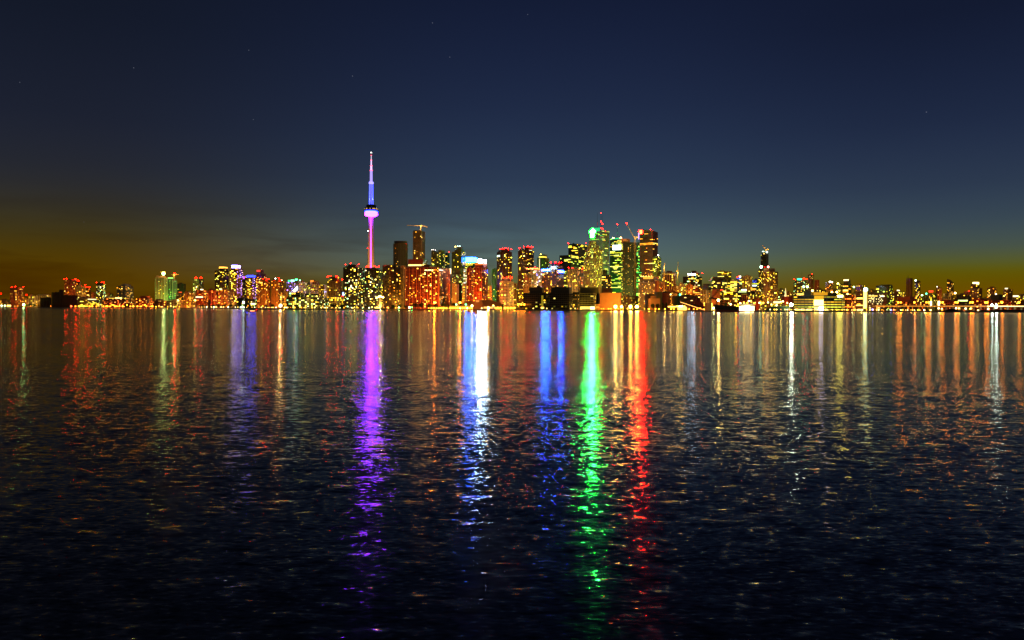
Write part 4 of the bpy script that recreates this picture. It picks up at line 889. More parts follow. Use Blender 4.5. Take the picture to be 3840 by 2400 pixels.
m = MB(); p = at(2270, 867, Df + 12); m.tube(p, p + Vector((.5, -.6, 0)), 2.6, 2.6, 16); m.build('sign_roundel', emat((1, .05, .03), 2.5), fcp)
Ds = sco['depth']
sign_poly(sco, [(2403 + 8.6 * math.cos(k * .2618), 870 + 8.6 * math.sin(k * .2618)) for k in range(24)], Ds + 4, (1.0, .0004, .00018), 900, 'sign')
text_on(sco, 'S', 2403, 870, Ds + 3, 15, (1, .8, .05), 12)
# mast on the green-lit tower
gt = [o for o in bpy.data.objects if o.get('label', '').startswith('green-lit tower with a glowing')][0]
mast(gt, 2315, 893, 842, gt['depth'] + 10, .6, (841,))
text_on(gt, 'TD', 2316, 928, gt['depth'] - 2.6, 15, (.05, .55, .2), 2.0)
wb = [o for o in bpy.data.objects if o.get('label', '').startswith('tower with a green roof sign')][0]
mast(wb, 3007, 1047, 1020, wb['depth'] + 14, .5)
ut = [o for o in bpy.data.objects if o.get('label', '').startswith('dim unfinished tower with a roof mast')][0]
mast(ut, 3405, 1043, 1030, ut['depth'] + 10, .7)
# wedge-shaped white sign beside the violet-lit block
vb = [o for o in bpy.data.objects if o.get('label', '').startswith('violet-lit block with green')][0]
sign_poly(vb, [(1097, 1090), (1106, 1095), (1117, 1085), (1115, 1072)], vb['depth'] - 3, (.8, .82, 1), 6, 'sign')
# gabled dark roof on the gold-lit office
Pg = at(2668, 1052, gab['depth'] + 8), at(2724, 1052, gab['depth'] + 8)
m = MB(); zb, zt = Pg[0].z - .5, zat(2695, 1038, gab['depth'])
a, b = Pg; q = Vector((0, 26, 0)); i1, i2 = a + (b - a) * .12, a + (b - a) * .86
i1 = Vector((i1.x, i1.y, zt)); i2 = Vector((i2.x, i2.y, zt))
m.quad(a, b, i2, i1); m.quad(b, b + q, i2 + q, i2); m.quad(b + q, a + q, i1 + q, i2 + q); m.quad(a + q, a, i1, i1 + q); m.quad(i1, i2, i2 + q, i1 + q)
m.build('roof', wall('black'), gab)
# small lights dotted over the orange floodlit hall
rr = random.Random(4); Do = ow['depth']
foot = [q for q in FOOT if abs(q[0][1] - Do) < .01][-1]
C, Lf = Vector((*foot[0], 0)), Vector((*foot[3], 0)); u = (Lf - C).normalized(); nrm = Vector((u.y, -u.x, 0)); nrm = nrm if nrm.y < 0 else -nrm
dm = MB(); zt = zat(2300, 1098, Do); W_ = (Lf - C).length
dm.box((0, 0, -.45), (1.5, 0, 0), (0, .3, 0), (0, 0, .9)); tmp = dm.build('tmp', emat((1, .85, .35), 5, False)); dme = tmp.data; bpy.data.objects.remove(tmp)
for k in range(46):
    xx = rr.uniform(.06, .94) * W_; zz = GROUND + (zt - GROUND) * rr.choice((.18, .3, .42, .54, .62, .7, .78, .86, .94)); 
    o = inst('wall_lamp', dme, C + u * xx + nrm * .35 + Vector((0, 0, zz)), ow, rz=math.atan2(-u.y, -u.x))

# ------------------------------------------------------------------ tower cranes
def truss(m, a, b, w, bays=None, r=.16):
    a, b = Vector(a), Vector(b); d = (b - a); L = d.length; d /= L; s = d.orthogonal().normalized(); t = d.cross(s); bays = bays or max(3, int(L / (w * 1.6)))
    off = [s * w / 2 + t * w / 2, s * -w / 2 + t * w / 2, s * -w / 2 - t * w / 2, s * w / 2 - t * w / 2]
    for o in off: m.tube(a + o, b + o, r, r, 4, caps=False)
    for k in range(bays):
        p, q = a + d * (L * k / bays), a + d * (L * (k + 1) / bays)
        for i in range(4): m.tube(p + off[i], q + off[(i + 1) % 4], r * .6, r * .6, 3, caps=False)
crane_paint = pmat('crane_paint', (.62, .42, .12), .5, .4)
def crane(label, px, y_base, y_top, D, jib, counter=None, lamp=None, w=2.0):
    """jib, counter = pixel ends; lamp = (x, y, colour, gain, radius)"""
    a = at(px, y_base, D); a.z = max(a.z, GROUND); b = at(px, y_top, D)
    T = thing('tower_crane', label, 'crane', a)
    m = MB(); truss(m, a, b, w, r=.22); m.build('crane_mast', crane_paint, T)
    j = at(jib[0], jib[1], D + (jib[2] if len(jib) > 2 else 0))
    m = MB(); truss(m, b, j, w * .7, r=.2); m.build('jib', crane_paint, T)
    if counter:
        c = at(counter[0], counter[1], D); m = MB(); truss(m, b, c, w * .7, r=.2); m.box(c + Vector((-1.5, -1, -2.5)), (3, 0, 0), (0, 2, 0), (0, 0, 3)); m.build('counter_jib', crane_paint, T)
    m = MB(); m.box(b + Vector((-1.4, -2.6, -2.4)), (2.2, 0, 0), (0, 2.2, 0), (0, 0, 2.3)); m.build('cab', pmat('cab_paint', (.5, .45, .3), .5), T)
    l = bpy.data.lights.new('crane_fill', 'POINT'); l.energy = 2.5e4; l.color = (1, .6, .15); l.shadow_soft_size = .4  # point light added to gild the crane
    o = bpy.data.objects.new('crane_fill', l); COL.objects.link(o); o.parent = T; o.location = b + Vector((0, -9, -3)) - T.location
    for lp in lamp or ():
        inst('beacon', beacon_mesh(lp[2], lp[3], lp[4]), at(lp[0], lp[1], D - 1), T)
    return T
def depth_of(start): return [o for o in bpy.data.objects if o.get('label', '').startswith(start)][0]['depth']
d = depth_of('brown unfinished tower with')
crane('gold tower crane with a level jib on the brown unfinished tower', 1577, 866, 847, d + 12, (1526, 845), (1601, 850))
crane('tall luffing tower crane beside the dark red bank tower', 2381, 1130, 895, 2190, (2350, 839), (2390, 888), [(2350, 837, RED, 160, 1.6)], 2.6)
d = depth_of('left tower of the unfinished pair'); crane('short crane with a yellow-green floodlamp on the unfinished pair', 613, 1041, 1020, d + 10, (601, 1020), (619, 1018), [(613, 1026, (.45, 1, .3), 26, 4.5)])
d = depth_of('right tower of the unfinished pair'); crane('crane with a red lamp and level jib on the unfinished pair', 654, 1047, 1029, d + 10, (671, 1030), (648, 1030), [(654, 1027, RED, 160, 2.4)])
crane('thin crane mast in front of the drum-shaped office tower', 2491, 1090, 1000, 2090, (2492.5, 986), None)
crane('lone gold crane mast right of the drum-shaped office tower', 2541, 1080, 1022, 2240, (2543, 980), (2539, 1015))
d = depth_of('dark navy tower with a small crane'); crane('small luffing crane on the dark navy tower roof', 2875, 950, 940, d + 8, (2859, 919), (2880, 934), None, 1.6)
crane('red-lit slanted loading crane on the quay by the tan slabs', 1055, 1152, 1112, 1450, (1055.5, 1096), None, [(1052, 1146, WHT, 16, 2.6)], 1.6)

# ------------------------------------------------------------------ grain silos (west), sugar plant (centre right)
def silos():
    D = 2215; T = thing('grain_silo', 'dark brown concrete grain silos on the left waterfront', 'silo', at(212, 1152, D))
    m_ = pmat('silo_concrete', (.075, .035, .018), .9, .2)
    def zz(px, y): return zat(px, y, D)
    for x in (157, 167, 177, 187):
        c = at(x, 1150, D + 8); m = MB(); m.lathe((c.x, c.y), [(5.2 * mpp(D), GROUND), (5.2 * mpp(D), zz(x, 1115))], 16); m.build('silo_drum', m_, T)
    def bx(n, x0, x1, y, dp=14, off=0):
        a, b = at(x0, 1150, D + off), at(x1, 1150, D + off); m = MB(); m.box((a.x, a.y, GROUND), (b.x - a.x, b.y - a.y, 0), (0, dp, 0), (0, 0, zz(x0, y) - GROUND), bottom=False); m.build(n, m_, T)
    bx('headhouse', 194, 206, 1096, 12, 1); bx('headhouse', 207, 214, 1094.5, 12, 2); bx('conveyor_tower', 222, 232, 1086, 9, 1); bx('link_block', 214, 222, 1101, 10, 3); bx('elevator_block', 233, 273, 1107, 22, 0)
    return T
silos()
def sugar():
    D = 1590; X = lambda x, y, o=0: at(x, y, D + o)
    red = pmat('red_render', (.34, .07, .025), .8, .3); org = wall('orange'); dk = pmat('dark_sheet', (.035, .02, .016), .7, .4)
    T = thing('storage_silo', 'fat red cylindrical silo right of downtown with a sloping conveyor', 'silo', X(2498, 1160, 30))
    c = X(2498, 1150, 40); m = MB(); m.lathe((c.x, c.y), [(15 * mpp(D), GROUND), (15 * mpp(D), zat(2498, 1097, D))], 24); m.build('silo_drum', red, T)
    m = MB(); m.lathe((c.x, c.y), [(15.4 * mpp(D), zat(2498, 1097, D) + .02), (14 * mpp(D), zat(2498, 1093, D))], 24); m.build('roof', dk, T)
    m = MB(); a, b = X(2506, 1092, 30), X(2547, 1104, 30); m.box(a, b - a, (0, 4, 0), (0, 0, 4)); m.build('conveyor', red, T)
    m = MB(); a, b = X(2546, 1165, 28), X(2546, 1104, 28); m.box(Vector((a.x - 2.2, a.y, GROUND)), (4.4, 0, 0), (0, 6, 0), (0, 0, b.z + 3 - GROUND)); m.build('conveyor_tower', dk, T)
    def house(name, label, x0, x1, y, off, mat, cat='building', roof=None, dp=30):
        a, b = X(x0, 1150, off), X(x1, 1150, off); z = zat(x0, y, D + off); T = thing(name, label, cat, (a.x, a.y, GROUND))
        m = MB(); m.box((a.x, a.y, GROUND), (b.x - a.x, 0, 0), (0, dp, 0), (0, 0, z - GROUND), bottom=False); m.build('wall', mat, T)
        if roof:
            zr = zat(x0, roof, D + off); m = MB(); mx = (a.x + b.x) / 2
            q = [(a.x - 1, a.y - 1, z + .02), (b.x + 1, a.y - 1, z + .02), (b.x + 1, a.y + dp, z + .02), (a.x - 1, a.y + dp, z + .02)]; r0, r1 = (mx, a.y - 1, zr), (mx, a.y + dp, zr)
            m.poly([q[0], q[1], r0]); m.poly([q[2], q[3], r1]); m.quad(q[1], q[2], r1, r0); m.quad(q[3], q[0], r0, r1); m.build('roof', dk, T)
        return T
    t = house('plant_building', 'orange floodlit plant house left of the fat red silo', 2440, 2475, 1119, 0, org)
    m = MB(); a, b = X(2443, 1119, 6), X(2461, 1119, 6); m.box(a - Vector((0, 0, .3)), b - a, (0, 12, 0), (0, 0, 5.4)); m.build('roof_plant', org, t)
    house('plant_building', 'grey box above the orange floodlit plant house', 2464, 2484, 1094, 75, wall('olive'))
    house('plant_building', 'brown box behind the orange floodlit plant house', 2427, 2463, 1102, 110, wall('brown'))
    t = house('sugar_shed', 'big dark red raw sugar shed with lit window slots', 2545, 2618, 1110, 40, pmat('shed_red', (.2, .05, .03), .8), roof=1104, dp=60)
    for x, y in ((2570, 1117), (2594, 1117), (2594, 1128), (2572, 1128)):
        a = X(x - 4, y, 39.6); m = MB(); m.box(a, (8 * mpp(D), 0, 0), (0, .3, 0), (0, 0, 1.2)); m.build('lit_window', emat((1, .6, .2), 3), t)
    t = thing('sugar_tent', 'steep red tent-shaped shed with dark ribs left of the freighter bow', 'shed', X(2628, 1160, 20))
    a, b = X(2596, 1150, 15), X(2652, 1150, 15); z = zat(2620, 1112, D + 15); m = MB(); dp = 50
    q = [(a.x, a.y, GROUND), (b.x, a.y, GROUND), (b.x, a.y + dp, GROUND), (a.x, a.y + dp, GROUND)]; r0, r1 = (a.x + (b.x - a.x) * .45, a.y + 12, z), (a.x + (b.x - a.x) * .45, a.y + dp, z)
    m.poly([q[0], q[1], r0]); m.poly([q[2], q[3], r1]); m.quad(q[1], q[2], r1, r0); m.quad(q[3], q[0], r0, r1); m.build('roof', pmat('tent_red', (.32, .035, .02), .8), t)
    m = MB()
    for f in (.15, .32, .5, .68, .85):
        p = Vector(q[0]).lerp(Vector(q[1]), f) + Vector((0, -.4, 0)); m.tube(p, Vector(r0) + Vector((0, -.4, 0)), .3, .3, 4)
    m.build('ribs', dk, t)
    t = thing('conveyor_gallery', 'long inclined conveyor gallery lit along its underside', 'conveyor', X(2600, 1160, -6))
    a, b = X(2553, 1132, -6), X(2650, 1164, -6); m = MB(); m.box(a, b - a, (0, 5, 0), (0, 0, 4.5)); m.build('gallery', dk, t)
    m = MB(); m.box(a - Vector((0, -.5, .9)), b - a, (0, 3, 0), (0, 0, .7)); m.build('underside_light', emat((1, .4, .08), 3.5), t)
    for f in (.12, .4, .66): p = a.lerp(b, f) + Vector((0, 2, 0)); m = MB(); m.box((p.x, p.y, GROUND), (1, 0, 0), (0, 1, 0), (0, 0, p.z - GROUND)); m.build('support_leg', dk, t)
    t = thing('conveyor_gallery', 'upper dark conveyor gallery rising to the right over the sugar shed', 'conveyor', X(2586, 1160, 6))
    a, b = X(2556, 1136, 8), X(2614, 1113, 8); m = MB(); m.box(a, b - a, (0, 5, 0), (0, 0, 4)); m.build('gallery', dk, t)
    p = X(2606, 1150, 10); m = MB(); m.box((p.x, p.y, GROUND), (1.2, 0, 0), (0, 1.2, 0), (0, 0, zat(2606, 1117, D + 10) - GROUND)); m.build('support_leg', dk, t)
    t = house('loading_tower', 'grey loading tower at the freighter bow', 2649, 2668, 1136, -30, wall('tan'), dp=14)
    m = MB(); a = X(2668.6, 1150, -30); m.box((a.x, a.y, GROUND), (1.4, 0, 0), (0, 1, 0), (0, 0, zat(2668, 1136, D - 30) - GROUND)); m.build('edge_light', emat((1, .75, .1), 3), t)
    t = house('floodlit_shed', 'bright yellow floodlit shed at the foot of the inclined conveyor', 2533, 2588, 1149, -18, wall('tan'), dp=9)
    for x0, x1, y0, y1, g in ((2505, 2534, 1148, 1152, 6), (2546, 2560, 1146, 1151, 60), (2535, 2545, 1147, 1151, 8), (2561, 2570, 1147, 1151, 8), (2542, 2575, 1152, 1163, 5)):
        a, b = X(x0, y1, -18.6), X(x1, y1, -18.6); m = MB(); m.box(a, b - a, (0, .3, 0), (0, 0, (y1 - y0) * mpp(D))); m.build('glow_panel', emat((1, .56, .07), g), t)  # floodlighting on the shed wall put in as glowing panels
    # ship loader jib over the bow
    t = thing('ship_loader', 'dark ship loader arm pointing up over the freighter bow', 'crane', X(2690, 1160, 0))
    m = MB(); a, b = X(2668, 1118, 0), X(2694, 1086, 0); truss(m, a, b, 2.4, r=.3); m.build('jib', dk, t)
    m = MB(); a, b = X(2660, 1120, 0), X(2690, 1124, 0); m.box(a, b - a, (0, 4, 0), (0, 0, 3)); m.build('boom', dk, t)
    m = MB(); a = X(2688, 1124, 0); truss(m, (a.x, a.y, GROUND), a, 2.2, r=.3); m.build('loader_leg', dk, t)
sugar()

# ------------------------------------------------------------------ arched hall on the ferry quay
def arched_hall():
    D = 1610; T = thing('arched_hall', 'orange-lit arched hall with a raised gabled middle on the quay', 'building', at(1820, 1160, D))
    mat = pmat('hall_render', (.42, .17, .06), .8)
    def vault(x0, x1, y, off, dp, name):
        a, b = at(x0, 1150, D + off), at(x1, 1150, D + off); z = zat(x0, y, D + off); cx = (a.x + b.x) / 2; hw = (b.x - a.x) / 2; m = MB(); n = 12
        pts = [(cx - hw * math.cos(math.pi * k / n), GROUND + (z - GROUND) * (.45 + .55 * math.sin(math.pi * k / n))) for k in range(n + 1)]
        pts = [(a.x, GROUND)] + pts + [(b.x, GROUND)]
        m.poly([(x, a.y, zz) for x, zz in pts]); m.poly([(x, a.y + dp, zz) for x, zz in pts][::-1])
        for p, q in zip(pts, pts[1:]): m.quad((q[0], a.y, q[1]), (p[0], a.y, p[1]), (p[0], a.y + dp, p[1]), (q[0], a.y + dp, q[1]))
        m.build(name, mat, T)
    vault(1730, 1792, 1127, 34, 30, 'west_wing'); vault(1796, 1868, 1124, 30, 40, 'main_vault'); vault(1850, 1884, 1131, 22, 30, 'east_wing')
    a, b = at(1772, 1150, D), at(1812, 1150, D); z = zat(1790, 1123, D); m = MB(); cx = (a.x + b.x) / 2
    pts = [(a.x, GROUND), (b.x, GROUND), (b.x, GROUND + (z - GROUND) * .45), (cx + 6, z), (cx - 6, z), (a.x, GROUND + (z - GROUND) * .4)]
    m.poly([(x, a.y, zz) for x, zz in pts]); m.poly([(x, a.y + 28, zz) for x, zz in pts][::-1])
    for p, q in zip(pts, pts[1:] + pts[:1]): m.quad((q[0], a.y, q[1]), (p[0], a.y, p[1]), (p[0], a.y + 28, p[1]), (q[0], a.y + 28, q[1]))
    m.build('gabled_front', mat, T)
    for k, x in enumerate((1786, 1790.5, 1795)):
        q = at(x - 1.6, 1133, D - .4); m = MB(); m.box(q, (3.2 * mpp(D), 0, 0), (0, .3, 0), (0, 0, 4.4)); m.build('lit_window', emat((1, .35, .06), 1.2), T)
    for x0, x1 in ((1814, 1824), (1826, 1836), (1838, 1848), (1852, 1862), (1866, 1878)):
        q = at(x0, 1157, D + 21.5); m = MB(); m.box(q, ((x1 - x0) * mpp(D), 0, 0), (0, .3, 0), (0, 0, 4)); m.build('lit_window', emat((1, .5, .12), 1.8), T)
arched_hall()
def terminal():
    for label, x0, x1, y in (('bright gold ferry terminal canopy in front of the red hotel', 1612, 1680, 1149), ('blazing gold ferry dock canopy left of the arched hall', 1684, 1768, 1146),
                             ('gold-lit quay kiosk row right of the arched hall', 1856, 1888, 1149), ('gold-lit glass kiosk row below the white grid condominium', 1890, 1932, 1147)):
        D = shore((x0 + x1) / 2) + 8; a, b = at(x0, 1150, D), at(x1, 1150, D); T = thing('ferry_terminal', label, 'building', (a.x, a.y, GROUND)); z = zat(x0, y, D); w = b.x - a.x
        m = MB(); m.box((a.x, a.y, z - .6), (w, b.y - a.y, 0), (0, 9, 0), (0, 0, .6)); m.build('canopy_roof', wall('tan'), T)
        m = MB(); m.box((a.x + .5, a.y + 6, GROUND), (w - 1, b.y - a.y, 0), (0, 2.6, 0), (0, 0, z - .7 - GROUND)); m.build('wall', wall('tan'), T)
        n = int(w / 5); pm = MB(); pm.box((-1.6, 0, 0), (3.4, 0, 0), (0, .2, 0), (0, 0, (z - GROUND) * .62)); o = pm.build('t', emat((1, .42, .03), 3.5)); lm = o.data; bpy.data.objects.remove(o)
        cm = MB(); cm.tube((0, 0, 0), (0, 0, z - GROUND - .65), .2, .2, 6); o = cm.build('t', wall('tan')); cme = o.data; bpy.data.objects.remove(o)
        for k in range(n + 1):
            inst('column', cme, (a.x + .6 + (w - 1.2) * k / n, a.y + .8, GROUND), T)
            if k < n: inst('lit_window', lm, (a.x + 2.6 + (w - 1.2) * k / n, a.y + 5.7, GROUND + .4), T)
terminal()

# ------------------------------------------------------------------ boats
def hull(m, pts_deck, keel, mi=0):
    pass
def ship():
    D = 1316; L0, L1 = 2676, 2832; T = thing('freighter', 'black-hulled freighter with red waterline moored at the sugar plant', 'ship', at(2750, 1168, D))
    P = lambda x, y, o=0: at(x, y, D + o); dk = pmat('hull_black', (.02, .018, .016), .5, .5); rd = pmat('hull_red', (.22, .03, .015), .6, .4)
    xs = [2676, 2690, 2710, 2740, 2780, 2832]; hw = [.4, 4.5, 8, 10, 10, 9]; top = [1140.5, 1142, 1145, 1148.5, 1150, 1150]
    def band(f0, f1, mat, name):
        m = MB(); rows = []
        for x, w, t in zip(xs, hw, top):
            zt = zat(x, t, D); z0 = -.6 + (zt + .6) * f0; z1 = -.6 + (zt + .6) * f1; X = P(x, 1150).x + (5 if x == 2676 else 0) * (1 - f0)
            rows.append(((X, D + 10 - w, z0), (X, D + 10 + w, z0), (X, D + 10 + w, z1), (X, D + 10 - w, z1)))
        for a, b in zip(rows, rows[1:]):
            m.quad(a[0], b[0], b[3], a[3]); m.quad(b[1], a[1], a[2], b[2]); m.quad(a[3], b[3], b[2], a[2])
        m.poly(rows[-1]); m.poly(rows[0][::-1]); m.build(name, mat, T)
    band(0, .38, rd, 'lower_hull'); band(.381, 1, dk, 'upper_hull')
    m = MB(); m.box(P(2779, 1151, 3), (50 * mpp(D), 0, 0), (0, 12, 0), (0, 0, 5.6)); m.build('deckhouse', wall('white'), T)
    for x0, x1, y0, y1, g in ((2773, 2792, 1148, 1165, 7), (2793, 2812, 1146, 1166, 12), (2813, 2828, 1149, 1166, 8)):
        a = P(x0, y1, -.6); m = MB(); m.box(a, ((x1 - x0) * mpp(D), 0, 0), (0, .4, 0), (0, 0, (y1 - y0) * mpp(D))); m.build('deckhouse_glow', emat((1, .78, .35), g), T)  # light on the white deckhouse put in as glowing panels
    m = MB(); a, b = P(2703, 1146, 8), P(2703, 1117, 8); m.tube(a, b, .7, .3, 8); m.build('foremast', wall('tan'), T)
    for x in (2735, 2750, 2765):
        m = MB(); a, b = P(x, 1150, 10), P(x, 1137, 10); m.tube(a, b, .35, .25, 6); m.tube(b + Vector((-2, 0, 0)), b + Vector((2, 0, 0)), .2, .2, 5); m.build('deck_post', dk, T)
    # fender block and lamp at the bow are quay things
    t = thing('mooring_dolphin', 'small orange mooring block at the freighter bow', 'bollard', at(2680, 1168, 1338)); m = MB(); a = at(2676, 1169, 1338); a.z = -1; m.box(a, (10 * mpp(1338), 0, 0), (0, 5, 0), (0, 0, zat(2680, 1157, 1338) + 1)); m.build('pile_cap', wall('orange'), t)
ship()
def tall_ship():
    D = 1500; T = thing('moored_ship', 'moored ship with gold-lit masts and rigging below the dark condominium pair', 'ship', at(1425, 1162, D)); dk = pmat('hull_black', (.02, .018, .016), .5, .5)
    P = lambda x, y, o=0: at(x, y, D + o)
    m = MB(); xs = [1400, 1408, 1425, 1440, 1446]; hw = [.3, 2.6, 3.4, 3, 1.6]; tp = [1155, 1156.5, 1157.5, 1156.5, 1155]; rows = []
    for x, w, t in zip(xs, hw, tp):
        X = P(x, 1150).x; rows.append(((X, D - w * .6, -.5), (X, D + w * .6, -.5), (X, D + w, zat(x, t, D)), (X, D - w, zat(x, t, D))))
    for a, b in zip(rows, rows[1:]): m.quad(a[0], b[0], b[3], a[3]); m.quad(b[1], a[1], a[2], b[2]); m.quad(a[3], b[3], b[2], a[2])
    m.poly(rows[-1]); m.poly(rows[0][::-1]); m.build('hull', dk, T)
    m = MB(); a = P(1406, 1156, -1); m.box(a, (20 * mpp(D), 0, 0), (0, 2.4, 0), (0, 0, 2.2)); m.build('cabin', emat((1, .6, .15), 3.5), T)
    for x, y in ((1416, 1112), (1427, 1110), (1437, 1116)):
        m = MB(); m.tube(P(x, 1157), P(x, y), .35, .2, 6); m.build('ship_mast', wall('tan'), T)
        for yy, w_ in ((y + 6, 4), (y + 16, 6), (y + 27, 7)):
            m = MB(); m.tube(P(x - w_, yy, -.4), P(x + w_, yy, -.4), .18, .18, 5); m.build('yard', wall('tan'), T)
    m = MB(); m.box(P(1421, 1152, .3), (9 * mpp(D), 0, 0), (0, .3, 0), (0, 0, 33 * mpp(D))); m.build('furled_sail', pmat('sailcloth', (.62, .48, .25), .9), T)
    for x, y in ((1412, 1117), (1420, 1113), (1425, 1111), (1431, 1113), (1437, 1115)):
        inst('rigging_lamp', beacon_mesh((1, .66, .2), 14, 1.5), P(x, y, -1), T)
    l = bpy.data.lights.new('deck_flood', 'POINT'); l.energy = 3e4; l.color = (1, .55, .12); l.shadow_soft_size = .5; o = bpy.data.objects.new('deck_flood', l); COL.objects.link(o); o.parent = T; o.location = P(1427, 1150, -5) - T.location
tall_ship()
def motorboat():
    D = 900; P = lambda x, y, o=0: at(x, y, D + o); T = thing('motorboat', 'dark motorboat with a glowing orange stripe crossing the lake at left', 'boat', P(947, 1170)); dk = pmat('hull_black', (.02, .018, .016), .5, .5)
    xs = [928, 936, 950, 962, 968]; hw = [1.2, 1.8, 2, 1.5, .2]; tp = [1163.5, 1163.5, 1163, 1162.5, 1162]; m = MB(); rows = []
    for x, w, t in zip(xs, hw, tp):
        X = P(x, 1160).x; rows.append(((X, D - w * .6, -.4), (X, D + w * .6, -.4), (X, D + w, zat(x, t, D)), (X, D - w, zat(x, t, D))))
    for a, b in zip(rows, rows[1:]): m.quad(a[0], b[0], b[3], a[3]); m.quad(b[1], a[1], a[2], b[2]); m.quad(a[3], b[3], b[2], a[2])
    m.poly(rows[-1]); m.poly(rows[0][::-1]); m.build('hull', dk, T)
    m = MB(); a, b = P(936, 1163.3), P(956, 1162.6); m.prism([(a.x, D - 1.1), (b.x, D - .9), (b.x, D + .9), (a.x, D + 1.1)], a.z, zat(945, 1157, D)); m.build('cabin', dk, T)
    m = MB(); a = P(940, 1166.2); a.y -= 2.0; m.box(a, (18 * mpp(D), 0, 0), (0, .2, 0), (0, 0, .5)); m.build('reflected_glow', emat((1, .3, .1), 6), T)  # orange reflection below the hull put in as a glowing strip
    inst('beacon', beacon_mesh(RED, 12, .5), P(962, 1161.5), T)
motorboat()

# ------------------------------------------------------------------ elevated road on the right
def expressway():
    T = thing('elevated_road', 'elevated road on concrete legs glowing orange along the right waterfront', 'bridge', at(3560, 1168, 1560))
    m = MB(); par = MB(); tr = MB(); pts = []
    for k in range(13):
        x = 3285 + 52 * k; D = 1580 - 9 * k; pts.append((at(x, 1150, D), zat(x, 1149.5 + .25 * k / 3, D)))
    cm = pmat('road_concrete', (.4, .33, .24), .8); 
    for (a, za), (b, zb) in zip(pts, pts[1:]):
        a3, b3 = Vector((a.x, a.y, za)), Vector((b.x, b.y, zb))
        m.box(a3, b3 - a3, (0, 15, 0), (0, 0, 1.5)); par.box(a3 + Vector((0, -.3, 1.3)), b3 - a3, (0, .28, 0), (0, 0, 1.1))
        g = 2.0 if a.x < 1040 else 7.0
    m.build('deck', cm, T); par.build('parapet', cm, T)
    for i, ((a, za), (b, zb)) in enumerate(zip(pts, pts[1:])):
        a3, b3 = Vector((a.x, a.y - .62, za + .35)), Vector((b.x, b.y - .62, zb + .35)); t = MB(); t.box(a3, b3 - a3, (0, .3, 0), (0, 0, 1.0)); t.build('deck_glow', emat((1, .36, .03) if i < 8 else (1, .6, .2), 1.4 if i < 8 else 6), T)  # lamplight on the deck edge put in as glowing strips
    for (a, za), (b, zb) in zip(pts, pts[1:]):
        for f in (.15, .65):
            p = a.lerp(b, f); lg = MB(); lg.box((p.x, p.y + 5, GROUND), (1.6, 0, 0), (0, 4, 0), (0, 0, za - GROUND - .01), bottom=False); lg.build('road_leg', cm, T)
expressway()
def post(label, x0, x1, y0, y1, D, col, gain, name='light_pylon', cap=None):
    a, b = at(x0, y1, D), at(x1, y1, D); a.z = GROUND; T = thing(name, label, 'pylon', a); z = zat(x0, y0, D)
    m = MB(); m.box(a + Vector((.3, .5, 0)), (b.x - a.x - .6, 0, 0), (0, 3, 0), (0, 0, z - GROUND - .3), bottom=False); m.build('core', wall('tan'), T)
    m = MB(); zb = zat(x0, y1, D); m.box((a.x, a.y - .2, max(zb, GROUND + .5)), (b.x - a.x, 0, 0), (0, .6, 0), (0, 0, z - max(zb, GROUND + .5))); m.build('glow_panel', emat(col, gain), T)
    if cap: inst('beacon', beacon_mesh(cap[2], cap[3], cap[4]), at(cap[0], cap[1], D + 2), T)
post('tall glowing white pylon with a teal lamp on top, right waterfront', 3238, 3250, 1093, 1156, 1560, (1, .70, .07), 7, cap=(3246, 1086, (.4, 1, .8), 16, 4))
post('left of two glowing white posts behind the elevated road', 3488, 3494, 1129, 1150, 1620, (1, .85, .4), 5)
post('right of two glowing white posts behind the elevated road', 3517, 3524, 1129, 1147, 1630, (1, .85, .4), 5)
# church spire
D = 1790; a = at(2947, 1150, D); T = thing('church_spire', 'small gold-lit church spire right of the tan balcony tower', 'church', (a.x, a.y, GROUND))
m = MB(); m.box((a.x - 3, a.y, GROUND), (6, 0, 0), (0, 6, 0), (0, 0, zat(2947, 1112, D) - GROUND), bottom=False); m.build('wall', wall('redbrick'), T)
m = MB(); m.lathe((a.x, a.y + 3), [(2.6, zat(2947, 1112, D) + .02), (1.5, zat(2947, 1098, D)), (.25, zat(2947, 1080, D))], 8); m.build('steeple', emat((1, .7, .25), 1.6), T)  # lighting on the steeple is put into its material as glow
# gravel heap and dark shore spit
def heap(name, label, pts, D, dp, mat):
    m = MB(); rr = random.Random(label); n = len(pts); top = [at(x, y, D + dp * .4) for x, y in pts]; f = [Vector((at(x, y, D).x, D, GROUND)) for x, y in pts]; bk = [Vector((p.x, D + dp, GROUND)) for p in top]
    for i in range(n - 1):
        m.quad(f[i], f[i + 1], top[i + 1], top[i]); m.quad(top[i], top[i + 1], bk[i + 1], bk[i])
    o = m.build(name, mat); o['label'] = label; o['category'] = 'heap'; return o
soil = pmat('dark_gravel', (.02, .018, .014), .95, .2, 0, .5, .8)
heap('gravel_heap', 'black gravel heap on the far right shore', [(3530, 1168), (3546, 1163), (3560, 1158.5), (3568, 1157), (3580, 1159), (3596, 1164), (3620, 1165.5), (3640, 1167)], 1440, 26, soil)
heap('gravel_heap', 'low dark earth bank under the bright end of the elevated road', [(3640, 1167), (3680, 1164), (3720, 1164), (3770, 1161.5), (3820, 1162), (3880, 1162)], 1425, 24, soil)
heap('shrub_bank', 'long dark shrub bank left of the white starlike lamp', [(2872, 1160), (2884, 1150.5), (2900, 1149), (2930, 1147.5), (2950, 1148), (2962, 1152), (2970, 1160)], 1420, 22, pmat('shrub', (.02, .03, .01), .95, .2, 0, .6, .6))
